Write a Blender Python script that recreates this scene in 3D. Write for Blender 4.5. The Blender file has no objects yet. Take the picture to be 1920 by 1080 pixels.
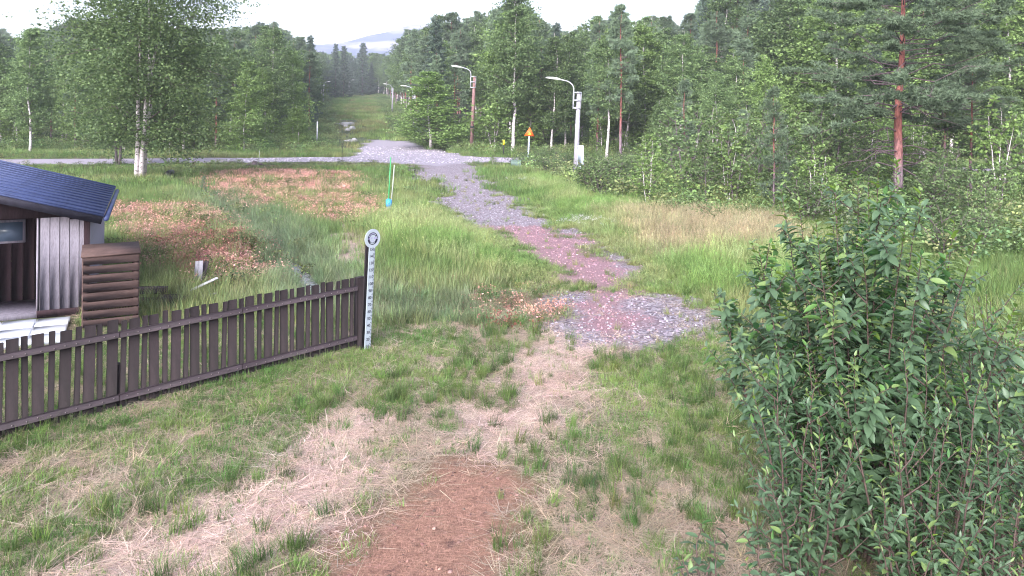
import bpy, math, random
import numpy as np
from mathutils import Vector

random.seed(7)
R = np.random.default_rng(11)
PI = math.pi

# ------------------------------------------------------------------ camera
CAM_H, FOC, ROLL, HORIZ = 3.5, 1400.0, -0.0095, 220.0
sc = bpy.context.scene
col = sc.collection
cam_data = bpy.data.cameras.new("camera")
cam_data.sensor_width = 36.0
cam_data.lens = FOC / 1920.0 * 36.0
cam_data.shift_y = -(540.0 - HORIZ) / 1920.0
cam_data.clip_start = 0.1
cam_data.clip_end = 20000
cam = bpy.data.objects.new("camera", cam_data)
cam.location = (0, 0, CAM_H)
cam.rotation_euler = (PI / 2, ROLL, 0)
col.objects.link(cam)
sc.camera = cam

# ------------------------------------------------------------------ sky, sun, exposure
SUN_EL, SUN_AZ = math.radians(30), math.radians(-158)     # azimuth from +Y, clockwise seen from above
world = bpy.data.worlds.new("World")
sc.world = world
world.use_nodes = True
wt = world.node_tree
wt.nodes.clear()
sky = wt.nodes.new("ShaderNodeTexSky")
sky.sky_type = "NISHITA"
sky.sun_disc = False
sky.sun_elevation = SUN_EL
sky.sun_rotation = SUN_AZ
sky.altitude = 200
sky.air_density = 1.0
sky.dust_density = 4.0
sky.ozone_density = 1.0
hsv = wt.nodes.new("ShaderNodeHueSaturation")
hsv.inputs["Saturation"].default_value = 0.5
wmix = wt.nodes.new("ShaderNodeMix")
wmix.data_type = "RGBA"
wmix.blend_type = "MULTIPLY"
wmix.inputs[0].default_value = 1.0
wmix.inputs[7].default_value = (0.97, 0.985, 1.09, 1)
bg = wt.nodes.new("ShaderNodeBackground")
bg.inputs[1].default_value = 0.15
wo = wt.nodes.new("ShaderNodeOutputWorld")
wt.links.new(sky.outputs[0], hsv.inputs["Color"])
wt.links.new(hsv.outputs[0], wmix.inputs[6])
wt.links.new(wmix.outputs[2], bg.inputs[0])
wt.links.new(bg.outputs[0], wo.inputs[0])
sun_data = bpy.data.lights.new("sun", "SUN")
sun_data.energy = 2.3
sun_data.angle = math.radians(40)
sun_data.color = (1.0, 0.98, 0.96)
sun = bpy.data.objects.new("sun", sun_data)
sun.rotation_euler = (PI / 2 - SUN_EL, 0, PI - SUN_AZ)
col.objects.link(sun)
sc.view_settings.view_transform = "Standard"
sc.view_settings.look = "None"
sc.view_settings.exposure = 1.6
sc.view_settings.gamma = 1.0
sc.view_settings.use_curve_mapping = False
sc.render.engine = "CYCLES"
sc.cycles.use_denoising = True
sc.cycles.max_bounces = 9
sc.cycles.filter_width = 1.1
sc.cycles.diffuse_bounces = 7
sc.cycles.glossy_bounces = 2
sc.cycles.transmission_bounces = 6
sc.cycles.volume_bounces = 1
sc.cycles.caustics_reflective = False
sc.cycles.caustics_refractive = False


def P(px, py, z=0.0):
    """The point of the plane at height z under a pixel of the 1920x1080 photograph."""
    a, b = (px - 960.0) / FOC, -(py - HORIZ) / FOC
    c, s = math.cos(ROLL), math.sin(ROLL)
    d = (a * c + b * s, 1.0, -a * s + b * c)
    t = (z - CAM_H) / d[2]
    return (d[0] * t, d[1] * t, z)


def X(px, d):
    return (px - 960.0) / FOC * d


def Zat(px, py, d):
    """Height seen at pixel (px, py) at distance d."""
    return CAM_H - (py - HORIZ - (px - 960) * 0.0095) * d / FOC


# ------------------------------------------------------------------ noise and terrain
def _hash(ix, iy, seed):
    h = (ix.astype(np.int64) * 374761393 + iy.astype(np.int64) * 668265263 + seed * 974634777) & 0xFFFFFFFF
    h = ((h ^ (h >> 13)) * 1274126177) & 0xFFFFFFFF
    return ((h ^ (h >> 16)) & 0xFFFF) / 65535.0


def vnoise(x, y, seed=0):
    x, y = np.asarray(x, float), np.asarray(y, float)
    ix, iy = np.floor(x), np.floor(y)
    fx, fy = x - ix, y - iy
    fx, fy = fx * fx * (3 - 2 * fx), fy * fy * (3 - 2 * fy)
    a, b = _hash(ix, iy, seed), _hash(ix + 1, iy, seed)
    c, d = _hash(ix, iy + 1, seed), _hash(ix + 1, iy + 1, seed)
    return (a * (1 - fx) + b * fx) * (1 - fy) + (c * (1 - fx) + d * fx) * fy


def fbm(x, y, seed=0, n=3):
    t, a, s = 0.0, 0.5, 0.0
    for i in range(n):
        t = t + a * vnoise(x * 2 ** i, y * 2 ** i, seed + i * 17)
        s += a
        a *= 0.5
    return t / s


def sstep(a, b, v):
    t = np.clip((v - a) / (b - a), 0, 1)
    return t * t * (3 - 2 * t)


def seg_dist(x, y, poly, closed=False):
    best = np.full(np.shape(x), 1e9)
    n = len(poly)
    for i in range(n if closed else n - 1):
        (ax, ay), (bx, by) = poly[i][:2], poly[(i + 1) % n][:2]
        dx, dy = bx - ax, by - ay
        t = np.clip(((x - ax) * dx + (y - ay) * dy) / (dx * dx + dy * dy + 1e-12), 0, 1)
        best = np.minimum(best, np.hypot(x - ax - t * dx, y - ay - t * dy))
    return best


def inside(x, y, poly):
    r = np.zeros(np.shape(x), bool)
    n = len(poly)
    for i in range(n):
        (ax, ay), (bx, by) = poly[i][:2], poly[(i + 1) % n][:2]
        if ay == by:
            continue
        r ^= ((ay > y) != (by > y)) & (x < (bx - ax) * (y - ay) / (by - ay) + ax)
    return r


DITCH = [P(*p) for p in ((330, 335), (420, 375), (490, 425), (545, 475), (575, 515), (625, 560), (720, 572), (820, 575), (900, 578), (960, 570))]
ROAD = [(-120, 24), (-60, 46), (-36, 52.5), (-15, 58.8), (-3, 61), (12, 60), (30.5, 54.5), (60, 44), (120, 20)]
HUT = P(160, 588)
YARD = [P(*p) for p in ((-300, 560), (150, 580), (330, 565), (430, 590), (640, 620), (0, 760), (-400, 760))]


def trail_x(y):
    return -13.5 - 0.2 * (np.asarray(y, float) - 72.0)


def off_trail(x, y):
    """Metres outside the trail clearing (negative within it)."""
    y = np.asarray(y, float)
    o = x - trail_x(y)
    return np.where(o > 0, o - 5.5, -o - (5.5 + np.clip(y - 75, 0, None) * 0.045))


def ground_z(x, y):
    x, y = np.asarray(x, float), np.asarray(y, float)
    k = sstep(2.0, 6.0, np.abs(seg_dist(x, y, ROAD)))
    near = 1 - sstep(60, 90, y)
    z = (0.16 * (fbm(x / 5, y / 5, 3) - 0.5) + 0.05 * (fbm(x / 0.9, y / 0.9, 9) - 0.5)) * (0.25 + 0.75 * k) * near
    z = z + (fbm(x / 14, y / 14, 5) - 0.5) * 0.9 * (1 - near) * k
    z = z + 0.05 * np.log1p(np.exp(np.clip((y - 70) / 4.0, -30, 30))) * 4.0 * (y < 190)
    far = 0.05 * np.minimum(y - 70, 235) * (y >= 190)
    z = z + far + 0.062 * np.clip(y - 312, 0, 600)
    dd = seg_dist(x, y, DITCH)
    z = z - 0.34 * np.exp(-(dd / 0.5) ** 2) * sstep(5, 7, y)
    mx, my, _ = P(425, 470)
    z = z + 0.3 * np.exp(-(((x - mx) / 1.3) ** 2 + ((y - my) / 2.2) ** 2))
    return z


def gz(x, y):
    return float(ground_z(np.array([x]), np.array([y]))[0])


def G(px, py):
    """Point on the terrain under a photo pixel (near ground)."""
    p = P(px, py)
    for _ in range(4):
        z = gz(p[0], p[1])
        p = P(px, py, z)
    return p


def ring(pts):
    return [P(*p) for p in pts]


Z = {
    "gravel": [ring(((770, 306), (892, 306), (915, 340), (975, 372), (1028, 412), (1010, 434), (895, 430), (855, 402), (785, 382), (835, 362), (785, 338))),
               ring(((1018, 556), (1110, 544), (1180, 548), (1330, 566), (1322, 630), (1205, 648), (1100, 656), (1022, 626))),
               ring(((1010, 420), (1080, 430), (1135, 465), (1182, 500), (1165, 514), (1120, 480), (1040, 440)))],
    "chips": [ring(((900, 424), (1010, 424), (1070, 442), (1130, 478), (1175, 512), (1165, 545), (1185, 590), (1180, 640), (1105, 645), (1090, 580), (1080, 545), (1055, 515), (1000, 470), (940, 440)))],
    "straw": [ring(((1040, 622), (1200, 640), (1120, 665), (1090, 700), (1100, 760), (1040, 830), (960, 850), (880, 870), (900, 780), (960, 700), (1010, 660))),
              ring(((748, 795), (705, 850), (690, 925), (560, 1010), (430, 1085), (100, 1120), (250, 1000), (420, 900), (560, 850), (640, 805))),
              ring(((590, 420), (690, 415), (690, 500), (640, 500)))],
    "mulch": [ring(((400, 1200), (560, 1070), (640, 985), (770, 905), (845, 858), (970, 848), (1035, 915), (985, 1000), (965, 1180)))],
    "redleaf": [ring(((370, 330), (520, 312), (660, 322), (690, 360), (745, 400), (700, 416), (600, 420), (540, 392), (430, 385))),
                ring(((180, 380), (365, 385), (420, 395), (490, 450), (525, 500), (490, 540), (370, 540), (230, 500))),
                ring(((900, 540), (1010, 545), (1020, 580), (940, 610), (890, 590)))],
    "tall": [ring(((800, 395), (880, 400), (1000, 468), (1062, 530), (1040, 556), (960, 540), (860, 500), (740, 470), (700, 420))),
             ring(((1180, 500), (1300, 440), (1500, 450), (1560, 560), (1300, 562), (1190, 545))),
             ring(((900, 320), (1000, 330), (1120, 385), (1480, 425), (1480, 470), (1180, 480), (1100, 445), (1020, 410)))],
    "seed": [ring(((1130, 405), (1270, 402), (1520, 418), (1540, 478), (1230, 480)))],
    "yard": [YARD],
}
THICKET = ring(((945, 306), (1010, 330), (1120, 378), (1230, 410), (1330, 425), (1480, 430), (1640, 455), (1760, 500), (1950, 505), (2400, 540), (2400, 345), (1800, 332), (1500, 318), (1200, 306)))
PATHC = [P(*p) for p in ((830, 308), (880, 345), (925, 385), (975, 425), (1060, 470), (1120, 520), (1125, 560), (1150, 600))]
TRAILX = [(float(trail_x(t)), t) for t in (64, 75, 100, 150, 220, 300)]
NSEED = {k: i * 31 + 5 for i, k in enumerate(Z)}


def zone(name, x, y):
    best = np.zeros(np.shape(x))
    nz = 0.45 * (fbm(x / 0.22, y / 0.22, NSEED[name] + 9, 2) - 0.5) + (fbm(x / 0.7, y / 0.7, NSEED[name]) - 0.5) + 0.6 * (fbm(x / 2.2, y / 2.2, NSEED[name] + 3) - 0.5)
    scale = 0.35 + 0.02 * np.asarray(y)
    for poly in Z[name]:
        sd = np.where(inside(x, y, poly), 1, -1) * seg_dist(x, y, poly, True)
        best = np.maximum(best, sstep(-0.7, 0.7, sd / scale + nz * (2.3 if name in ("gravel", "chips") else 1.8)))
    return best


def road_mask(x, y):
    d = seg_dist(x, y, ROAD)
    m = sstep(3.1, 2.5, d - 0.5 + (fbm(x / 1.5, y / 1.5, 77) - 0.5) * 0.8)
    apron = ring(((640, 300), (690, 276), (760, 278), (860, 292), (930, 300), (820, 312)))
    sd = np.where(inside(x, y, apron), 1, -1) * seg_dist(x, y, apron, True)
    return np.maximum(m, sstep(-0.6, 0.6, sd + (fbm(x / 1.2, y / 1.2, 78) - 0.5) * 2))


def zones(x, y):
    return {k: zone(k, x, y) for k in Z}


# ------------------------------------------------------------------ object helpers
def mesh(name, verts, faces, mats=(), mat_idx=None, attrs=None, smooth=False):
    """faces: list of int arrays (n x 3 or n x 4)."""
    me = bpy.data.meshes.new(name)
    verts = np.asarray(verts, np.float32)
    faces = [np.asarray(f, np.int32) for f in faces if len(f)]
    me.vertices.add(len(verts))
    me.vertices.foreach_set("co", verts.ravel())
    nl = sum(f.size for f in faces)
    me.loops.add(nl)
    me.loops.foreach_set("vertex_index", np.concatenate([f.ravel() for f in faces]))
    sizes = np.concatenate([np.full(len(f), f.shape[1], np.int32) for f in faces])
    me.polygons.add(len(sizes))
    starts = np.concatenate([[0], np.cumsum(sizes)[:-1]]).astype(np.int32)
    me.polygons.foreach_set("loop_start", starts)
    me.polygons.foreach_set("loop_total", sizes)
    if mat_idx is not None:
        me.polygons.foreach_set("material_index", np.asarray(mat_idx, np.int32))
    if smooth:
        me.polygons.foreach_set("use_smooth", np.ones(len(sizes), bool))
    for k, v in (attrs or {}).items():
        v = np.asarray(v, np.float32)
        if v.ndim == 1:
            me.attributes.new(k, "FLOAT", "POINT").data.foreach_set("value", v)
        else:
            me.attributes.new(k, "FLOAT_VECTOR", "POINT").data.foreach_set("vector", v.ravel())
    for m in mats:
        me.materials.append(m)
    me.update(calc_edges=True)
    me.validate()
    return me


class MB:
    """Collects boxes, tubes and prisms into one mesh."""
    def __init__(s):
        s.v, s.q, s.t, s.n = [], [], [], 0

    def add(s, v, quads=(), tris=()):
        v = np.asarray(v, float)
        if len(quads):
            s.q.append(np.asarray(quads, int) + s.n)
        if len(tris):
            s.t.append(np.asarray(tris, int) + s.n)
        s.v.append(v)
        s.n += len(v)
        return s

    def box(s, c, size, rz=0.0, rx=0.0, ry=0.0, bev=0.0):
        hx, hy, hz = [a / 2 for a in size]
        if bev > 0:
            b = bev
            pts, idx = [], {}
            for sx in (-1, 1):
                for sy in (-1, 1):
                    for sz in (-1, 1):
                        for ax in range(3):
                            p = [sx * (hx - b), sy * (hy - b), sz * (hz - b)]
                            p[ax] = (sx * hx, sy * hy, sz * hz)[ax]
                            idx[sx, sy, sz, ax] = len(pts)
                            pts.append(p)
            quads, tris = [], []
            for ax in range(3):
                o = [k for k in range(3) if k != ax]
                for sg in (-1, 1):
                    f = []
                    for u, w in ((-1, -1), (1, -1), (1, 1), (-1, 1)):
                        k = [0, 0, 0]
                        k[ax], k[o[0]], k[o[1]] = sg, u, w
                        f.append(idx[k[0], k[1], k[2], ax])
                    quads.append(f)
                for u in (-1, 1):
                    for w in (-1, 1):
                        f = []
                        for sg, a2 in ((-1, o[0]), (1, o[0]), (1, o[1]), (-1, o[1])):
                            k = [0, 0, 0]
                            k[ax], k[o[0]], k[o[1]] = sg, u, w
                            f.append(idx[k[0], k[1], k[2], a2])
                        quads.append(f)
            for sx in (-1, 1):
                for sy in (-1, 1):
                    for sz in (-1, 1):
                        tris.append([idx[sx, sy, sz, a] for a in range(3)])
            v = np.array(pts)
        else:
            v = np.array([(x, y, z) for x in (-hx, hx) for y in (-hy, hy) for z in (-hz, hz)])
            quads = [(0, 1, 3, 2), (4, 6, 7, 5), (0, 4, 5, 1), (2, 3, 7, 6), (0, 2, 6, 4), (1, 5, 7, 3)]
            tris = []
        m = np.eye(3)
        for ang, ax in ((rx, 0), (ry, 1), (rz, 2)):
            if ang:
                cc, ss = math.cos(ang), math.sin(ang)
                r = {0: [[1, 0, 0], [0, cc, -ss], [0, ss, cc]], 1: [[cc, 0, ss], [0, 1, 0], [-ss, 0, cc]], 2: [[cc, -ss, 0], [ss, cc, 0], [0, 0, 1]]}[ax]
                m = np.array(r) @ m
        return s.add(v @ m.T + np.asarray(c, float), quads, tris)

    def tube(s, pts, radii, k=8, cap=True):
        pts = np.asarray(pts, float)
        n = len(pts)
        radii = np.broadcast_to(np.asarray(radii, float), (n,))
        tang = np.gradient(pts, axis=0)
        tang /= np.linalg.norm(tang, axis=1)[:, None] + 1e-12
        ref = np.array([0.31, 0.17, 0.93]) if abs(tang[:, 2]).mean() < 0.8 else np.array([1.0, 0.1, 0.0])
        u = np.cross(tang, ref)
        u /= np.linalg.norm(u, axis=1)[:, None] + 1e-12
        w = np.cross(tang, u)
        a = np.arange(k) * 2 * PI / k
        v = pts[:, None] + radii[:, None, None] * (np.cos(a)[None, :, None] * u[:, None] + np.sin(a)[None, :, None] * w[:, None])
        v = v.reshape(-1, 3)
        i = np.arange(n - 1)[:, None] * k
        j = np.arange(k)[None]
        jn = (j + 1) % k
        quads = np.stack([i + j, i + jn, i + k + jn, i + k + j], -1).reshape(-1, 4)
        tris = []
        if cap:
            v = np.vstack([v, pts[:1], pts[-1:]])
            c0, c1 = n * k, n * k + 1
            for q in range(k):
                tris.append((c0, (q + 1) % k, q))
                tris.append((c1, (n - 1) * k + q, (n - 1) * k + (q + 1) % k))
        return s.add(v, quads, tris)

    def prism(s, outline, y0, y1):
        """Outline in x, z extruded along y (convex or star-shaped about its mean)."""
        o = np.asarray(outline, float)
        n = len(o)
        c = o.mean(0)
        v = np.vstack([np.c_[o[:, 0], np.full(n, y0), o[:, 1]], np.c_[o[:, 0], np.full(n, y1), o[:, 1]], [[c[0], y0, c[1]], [c[0], y1, c[1]]]])
        i = np.arange(n)
        j = (i + 1) % n
        return s.add(v, np.c_[i, i + n, j + n, j], np.vstack([np.c_[np.full(n, 2 * n), i, j], np.c_[np.full(n, 2 * n + 1), j + n, i + n]]))

    def data(s, name, m, smooth=False, attrs=None):
        f = []
        if s.q:
            f.append(np.vstack(s.q))
        if s.t:
            f.append(np.vstack(s.t))
        me = mesh(name, np.vstack(s.v), f, [m] if m else [], None, attrs, smooth)
        return me

    def obj(s, name, m, parent=None, smooth=False, loc=None):
        return link(name, s.data(name, m, smooth), parent, loc)


def link(name, data, parent=None, loc=None):
    o = bpy.data.objects.new(name, data)
    col.objects.link(o)
    if parent:
        o.parent = parent
    if loc is not None:
        o.location = loc
    return o


def tag(o, label=None, cat=None, group=None, kind=None):
    for k, v in (("label", label), ("category", cat), ("group", group), ("kind", kind)):
        if v:
            o[k] = v
    return o


def thing(name, loc, label, cat, group=None, rz=0.0):
    o = bpy.data.objects.new(name, None)
    o.empty_display_size = 0.2
    col.objects.link(o)
    o.location = loc
    o.rotation_euler = (0, 0, rz)
    return tag(o, label, cat, group)


# ------------------------------------------------------------------ materials
class NT:
    def __init__(s, name):
        s.m = bpy.data.materials.new(name)
        s.m.use_nodes = True
        s.t = s.m.node_tree
        s.t.nodes.clear()
        s.out = s.t.nodes.new("ShaderNodeOutputMaterial")

    def n(s, kind, **kw):
        nd = s.t.nodes.new("ShaderNode" + kind)
        for k, v in kw.items():
            setattr(nd, k, v)
        return nd

    def l(s, a, b):
        s.t.links.new(a, b)

    def val(s, sock, v):
        if hasattr(v, "is_output"):
            s.l(v, sock)
        elif isinstance(v, (tuple, list)) and len(v) == 3 and sock.type == "RGBA":
            sock.default_value = (*v, 1)
        else:
            sock.default_value = v

    def attr(s, name, kind="GEOMETRY"):
        return s.n("Attribute", attribute_name=name, attribute_type=kind)

    def coord(s, kind="Object"):
        return s.n("TexCoord").outputs[kind]

    def mapping(s, vec, scale=(1, 1, 1)):
        nd = s.n("Mapping")
        s.l(vec, nd.inputs[0])
        nd.inputs["Scale"].default_value = scale
        return nd.outputs[0]

    def noise(s, vec, scale, detail=4, rough=0.55, dist=0.0):
        nd = s.n("TexNoise")
        s.l(vec, nd.inputs["Vector"])
        nd.inputs["Scale"].default_value = scale
        nd.inputs["Detail"].default_value = detail
        nd.inputs["Roughness"].default_value = rough
        nd.inputs["Distortion"].default_value = dist
        return nd.outputs["Fac"]

    def math(s, op, a, b=0.0, c=None, clamp=False):
        nd = s.n("Math", operation=op, use_clamp=clamp)
        s.val(nd.inputs[0], a)
        s.val(nd.inputs[1], b)
        if c is not None:
            s.val(nd.inputs[2], c)
        return nd.outputs[0]

    def ramp(s, fac, lo, hi, a=0.0, b=1.0):
        nd = s.n("MapRange", interpolation_type="SMOOTHSTEP")
        s.val(nd.inputs[0], fac)
        nd.inputs[1].default_value, nd.inputs[2].default_value = lo, hi
        nd.inputs[3].default_value, nd.inputs[4].default_value = a, b
        return nd.outputs[0]

    def mix(s, fac, a, b, mode="MIX"):
        nd = s.n("Mix", data_type="RGBA", blend_type=mode)
        s.val(nd.inputs[0], fac)
        s.val(nd.inputs[6], a)
        s.val(nd.inputs[7], b)
        return nd.outputs[2]

    def bump(s, h, strength=0.5, dist=0.02):
        nd = s.n("Bump")
        nd.inputs["Strength"].default_value = strength
        nd.inputs["Distance"].default_value = dist
        s.l(h, nd.inputs["Height"])
        return nd.outputs[0]

    def bsdf(s, color, rough=0.8, spec=0.3, metal=0.0, normal=None, trans=0.0, tcol=None):
        p = s.n("BsdfPrincipled")
        s.val(p.inputs["Base Color"], color)
        s.val(p.inputs["Roughness"], rough)
        p.inputs["Specular IOR Level"].default_value = spec
        p.inputs["Metallic"].default_value = metal
        if normal is not None:
            s.l(normal, p.inputs["Normal"])
        sh = p.outputs[0]
        if trans > 0:
            t = s.n("BsdfTranslucent")
            s.val(t.inputs[0], tcol if tcol is not None else color)
            mx = s.n("MixShader")
            mx.inputs[0].default_value = trans
            s.l(sh, mx.inputs[1])
            s.l(t.outputs[0], mx.inputs[2])
            sh = mx.outputs[0]
        s.l(sh, s.out.inputs[0])
        return s.m


def plain(name, c, rough=0.7, var=0.25, scale=6.0, spec=0.3, metal=0.0, bump=0.0, stretch=(1, 1, 1), rnd=0.0):
    t = NT(name)
    v = t.mapping(t.coord(), stretch)
    nz = t.noise(v, scale, 5, 0.6)
    nz2 = t.noise(v, scale * 7, 3, 0.6)
    f = t.math("ADD", t.math("MULTIPLY", nz, 0.6), t.math("MULTIPLY", nz2, 0.4))
    lo = tuple(k * (1 - var) for k in c)
    hi = tuple(min(1, k * (1 + var)) for k in c)
    cc = t.mix(t.ramp(f, 0.3, 0.7), lo, hi)
    if rnd:
        k = t.n("MapRange")
        t.l(t.n("ObjectInfo").outputs["Random"], k.inputs[0])
        k.inputs[3].default_value, k.inputs[4].default_value = 1 - rnd, 1 + rnd
        sc_ = t.n("VectorMath", operation="SCALE")
        t.l(cc, sc_.inputs[0])
        t.l(k.outputs[0], sc_.inputs["Scale"])
        cc = sc_.outputs[0]
    return t.bsdf(cc, rough, spec, metal, t.bump(f, bump, 0.01) if bump else None)


def tint_mat(name, trans=0.25, spec=0.15, rough=0.65, lo=0.6, hi=1.35):
    """Colour from the instanced copy's own tint, varied leaf by leaf."""
    t = NT(name)
    a = t.attr("tint", "INSTANCER")
    v = t.attr("v")
    k = t.n("MapRange")
    t.l(v.outputs["Fac"], k.inputs[0])
    k.inputs[3].default_value, k.inputs[4].default_value = lo, hi
    c = t.n("VectorMath", operation="SCALE")
    t.l(a.outputs["Vector"], c.inputs[0])
    t.l(k.outputs[0], c.inputs["Scale"])
    return t.bsdf(c.outputs[0], rough, spec, 0, None, trans)


def leaf_mat(name, dark, light, trans=0.25, spec=0.25, rough=0.55, obj=0.5):
    """Foliage colour from the leaf's own value v and the tree's own random number."""
    t = NT(name)
    v = t.attr("v")
    oi = t.n("ObjectInfo")
    c = t.mix(v.outputs["Fac"], dark, light)
    s = t.n("VectorMath", operation="SCALE")
    t.l(c, s.inputs[0])
    k = t.n("MapRange")
    t.l(oi.outputs["Random"], k.inputs[0])
    k.inputs[3].default_value, k.inputs[4].default_value = 1 - obj / 2, 1 + obj / 2
    t.l(k.outputs[0], s.inputs["Scale"])
    return t.bsdf(s.outputs[0], rough, spec, 0, None, trans)


M = {}
M["blade"] = tint_mat("grass_blade", 0.3)
M["straw_blade"] = tint_mat("dry_straw", 0.1, 0.2, 0.6, 0.55, 1.3)
M["pebble"] = tint_mat("pebble_stone", 0.0, 0.3, 0.75, 0.6, 1.4)
M["small_leaf"] = tint_mat("undergrowth_leaf", 0.3, 0.25, 0.5, 0.5, 1.4)


def bark_birch():
    t = NT("birch_bark")
    co = t.coord()
    n1 = t.noise(t.mapping(co, (5, 5, 14)), 1.0, 5, 0.65)
    n2 = t.noise(t.mapping(co, (1.2, 1.2, 1.6)), 1.0, 3, 0.5)
    m = t.ramp(t.math("ADD", t.math("MULTIPLY", n1, 0.65), t.math("MULTIPLY", n2, 0.35)), 0.5, 0.6)
    c = t.mix(m, (0.62, 0.56, 0.58), (0.09, 0.075, 0.08))
    return t.bsdf(c, 0.75, 0.2, 0, t.bump(n1, 0.4, 0.02))


def bark_pine():
    t = NT("pine_bark")
    co = t.coord()
    z = t.n("SeparateXYZ")
    t.l(co, z.inputs[0])
    n1 = t.noise(t.mapping(co, (9, 9, 3)), 1.0, 5, 0.65)
    n2 = t.noise(t.mapping(co, (2, 2, 1)), 1.0, 3, 0.5)
    up = t.ramp(t.math("ADD", z.outputs[2], t.math("MULTIPLY", n2, 2.5)), 2.2, 4.6)
    low = t.mix(t.ramp(n1, 0.35, 0.65), (0.085, 0.062, 0.075), (0.24, 0.18, 0.21))
    high = t.mix(t.ramp(n1, 0.35, 0.65), (0.12, 0.045, 0.043), (0.30, 0.115, 0.098))
    return t.bsdf(t.mix(up, low, high), 0.85, 0.15, 0, t.bump(n1, 0.9, 0.03))


M["birch_bark"] = bark_birch()
M["pine_bark"] = bark_pine()
M["grey_bark"] = plain("grey_bark", (0.13, 0.105, 0.12), 0.85, 0.45, 8, 0.15, 0, 0.5, (1, 1, 0.3))
M["limb_bark"] = plain("dark_limb_bark", (0.115, 0.08, 0.095), 0.85, 0.35, 8, 0.15)
M["birch_leaf"] = leaf_mat("birch_leaf", (0.075, 0.125, 0.055), (0.20, 0.285, 0.115), 0.36)
M["big_birch_leaf"] = leaf_mat("big_birch_leaf", (0.06, 0.10, 0.045), (0.175, 0.25, 0.10), 0.36, obj=0.0)
M["bright_leaf"] = leaf_mat("bright_birch_leaf", (0.10, 0.165, 0.05), (0.25, 0.36, 0.12), 0.36)
M["pine_needle"] = leaf_mat("pine_needle", (0.085, 0.125, 0.082), (0.19, 0.26, 0.16), 0.3)
M["spruce_needle"] = leaf_mat("spruce_needle", (0.045, 0.07, 0.06), (0.115, 0.16, 0.12), 0.2)
M["shrub_leaf"] = leaf_mat("shrub_leaf", (0.08, 0.13, 0.058), (0.215, 0.30, 0.125), 0.36)


# ------------------------------------------------------------------ ground
def ground_material():
    t = NT("ground_soil_and_turf")
    co = t.coord()
    A = {k: t.attr(k).outputs["Fac"] for k in ("gravel", "chips", "straw", "mulch", "redleaf", "tall", "road", "lush")}
    nb = t.noise(co, 0.8, 5, 0.6)
    nm = t.noise(co, 5.0, 5, 0.65)
    nf = t.noise(co, 38.0, 4, 0.7)
    fib = t.noise(t.mapping(co, (14, 60, 20)), 1.0, 4, 0.7, 1.5)
    fib2 = t.noise(t.mapping(co, (70, 16, 20)), 1.0, 4, 0.7, 1.5)
    fibm = t.math("MAXIMUM", fib, fib2)
    turf = t.mix(t.ramp(nm, 0.35, 0.65), (0.06, 0.07, 0.035), (0.10, 0.12, 0.05))
    thatch = t.mix(t.ramp(fibm, 0.45, 0.68), (0.085, 0.068, 0.052), (0.28, 0.22, 0.17))
    c = t.mix(t.ramp(t.math("ADD", t.math("MULTIPLY", nb, 0.55), t.math("MULTIPLY", nm, 0.45)), 0.43, 0.6), turf, thatch)
    c = t.mix(A["lush"], c, t.mix(nm, (0.035, 0.05, 0.03), (0.07, 0.09, 0.05)))
    c = t.mix(A["tall"], c, t.mix(nm, (0.10, 0.11, 0.05), (0.22, 0.2, 0.11)))
    c = t.mix(A["straw"], c, t.mix(t.ramp(fibm, 0.42, 0.66), (0.17, 0.115, 0.105), (0.56, 0.42, 0.37)))
    c = t.mix(A["redleaf"], c, t.mix(t.ramp(nf, 0.35, 0.65), (0.14, 0.06, 0.05), (0.42, 0.2, 0.17)))
    stone = t.n("TexVoronoi", feature="F1")
    t.l(co, stone.inputs["Vector"])
    stone.inputs["Scale"].default_value = 22
    g = t.mix(t.ramp(stone.outputs["Color"], 0.1, 0.9), (0.10, 0.08, 0.098), (0.32, 0.285, 0.33))
    g = t.mix(t.ramp(nm, 0.5, 0.75), g, (0.24, 0.17, 0.19))
    c = t.mix(A["gravel"], c, g)
    c = t.mix(A["chips"], c, t.mix(t.ramp(nf, 0.3, 0.7), (0.15, 0.085, 0.10), (0.34, 0.215, 0.245)))
    c = t.mix(A["road"], c, t.mix(t.ramp(nf, 0.3, 0.7), (0.20, 0.175, 0.21), (0.35, 0.32, 0.38)))
    mul = t.mix(t.ramp(fibm, 0.42, 0.7), (0.15, 0.078, 0.058), (0.43, 0.245, 0.185))
    mul = t.mix(t.ramp(nm, 0.56, 0.72), mul, (0.10, 0.055, 0.05))
    c = t.mix(A["mulch"], c, mul)
    h = t.math("ADD", t.math("MULTIPLY", nf, 0.5), t.math("MULTIPLY", fibm, 0.7))
    return t.bsdf(c, 0.9, 0.15, 0, t.bump(h, 0.8, 0.03))


def axis(fine0, fine1, step, lo, hi, grow=1.12):
    a = list(np.arange(fine0, fine1, step))
    s = step
    while a[-1] < hi:
        s *= grow
        a.append(a[-1] + s)
    s = step
    b = [fine0]
    while b[-1] > lo:
        s *= grow
        b.append(b[-1] - s)
    return np.array(b[:0:-1] + a)


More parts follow.
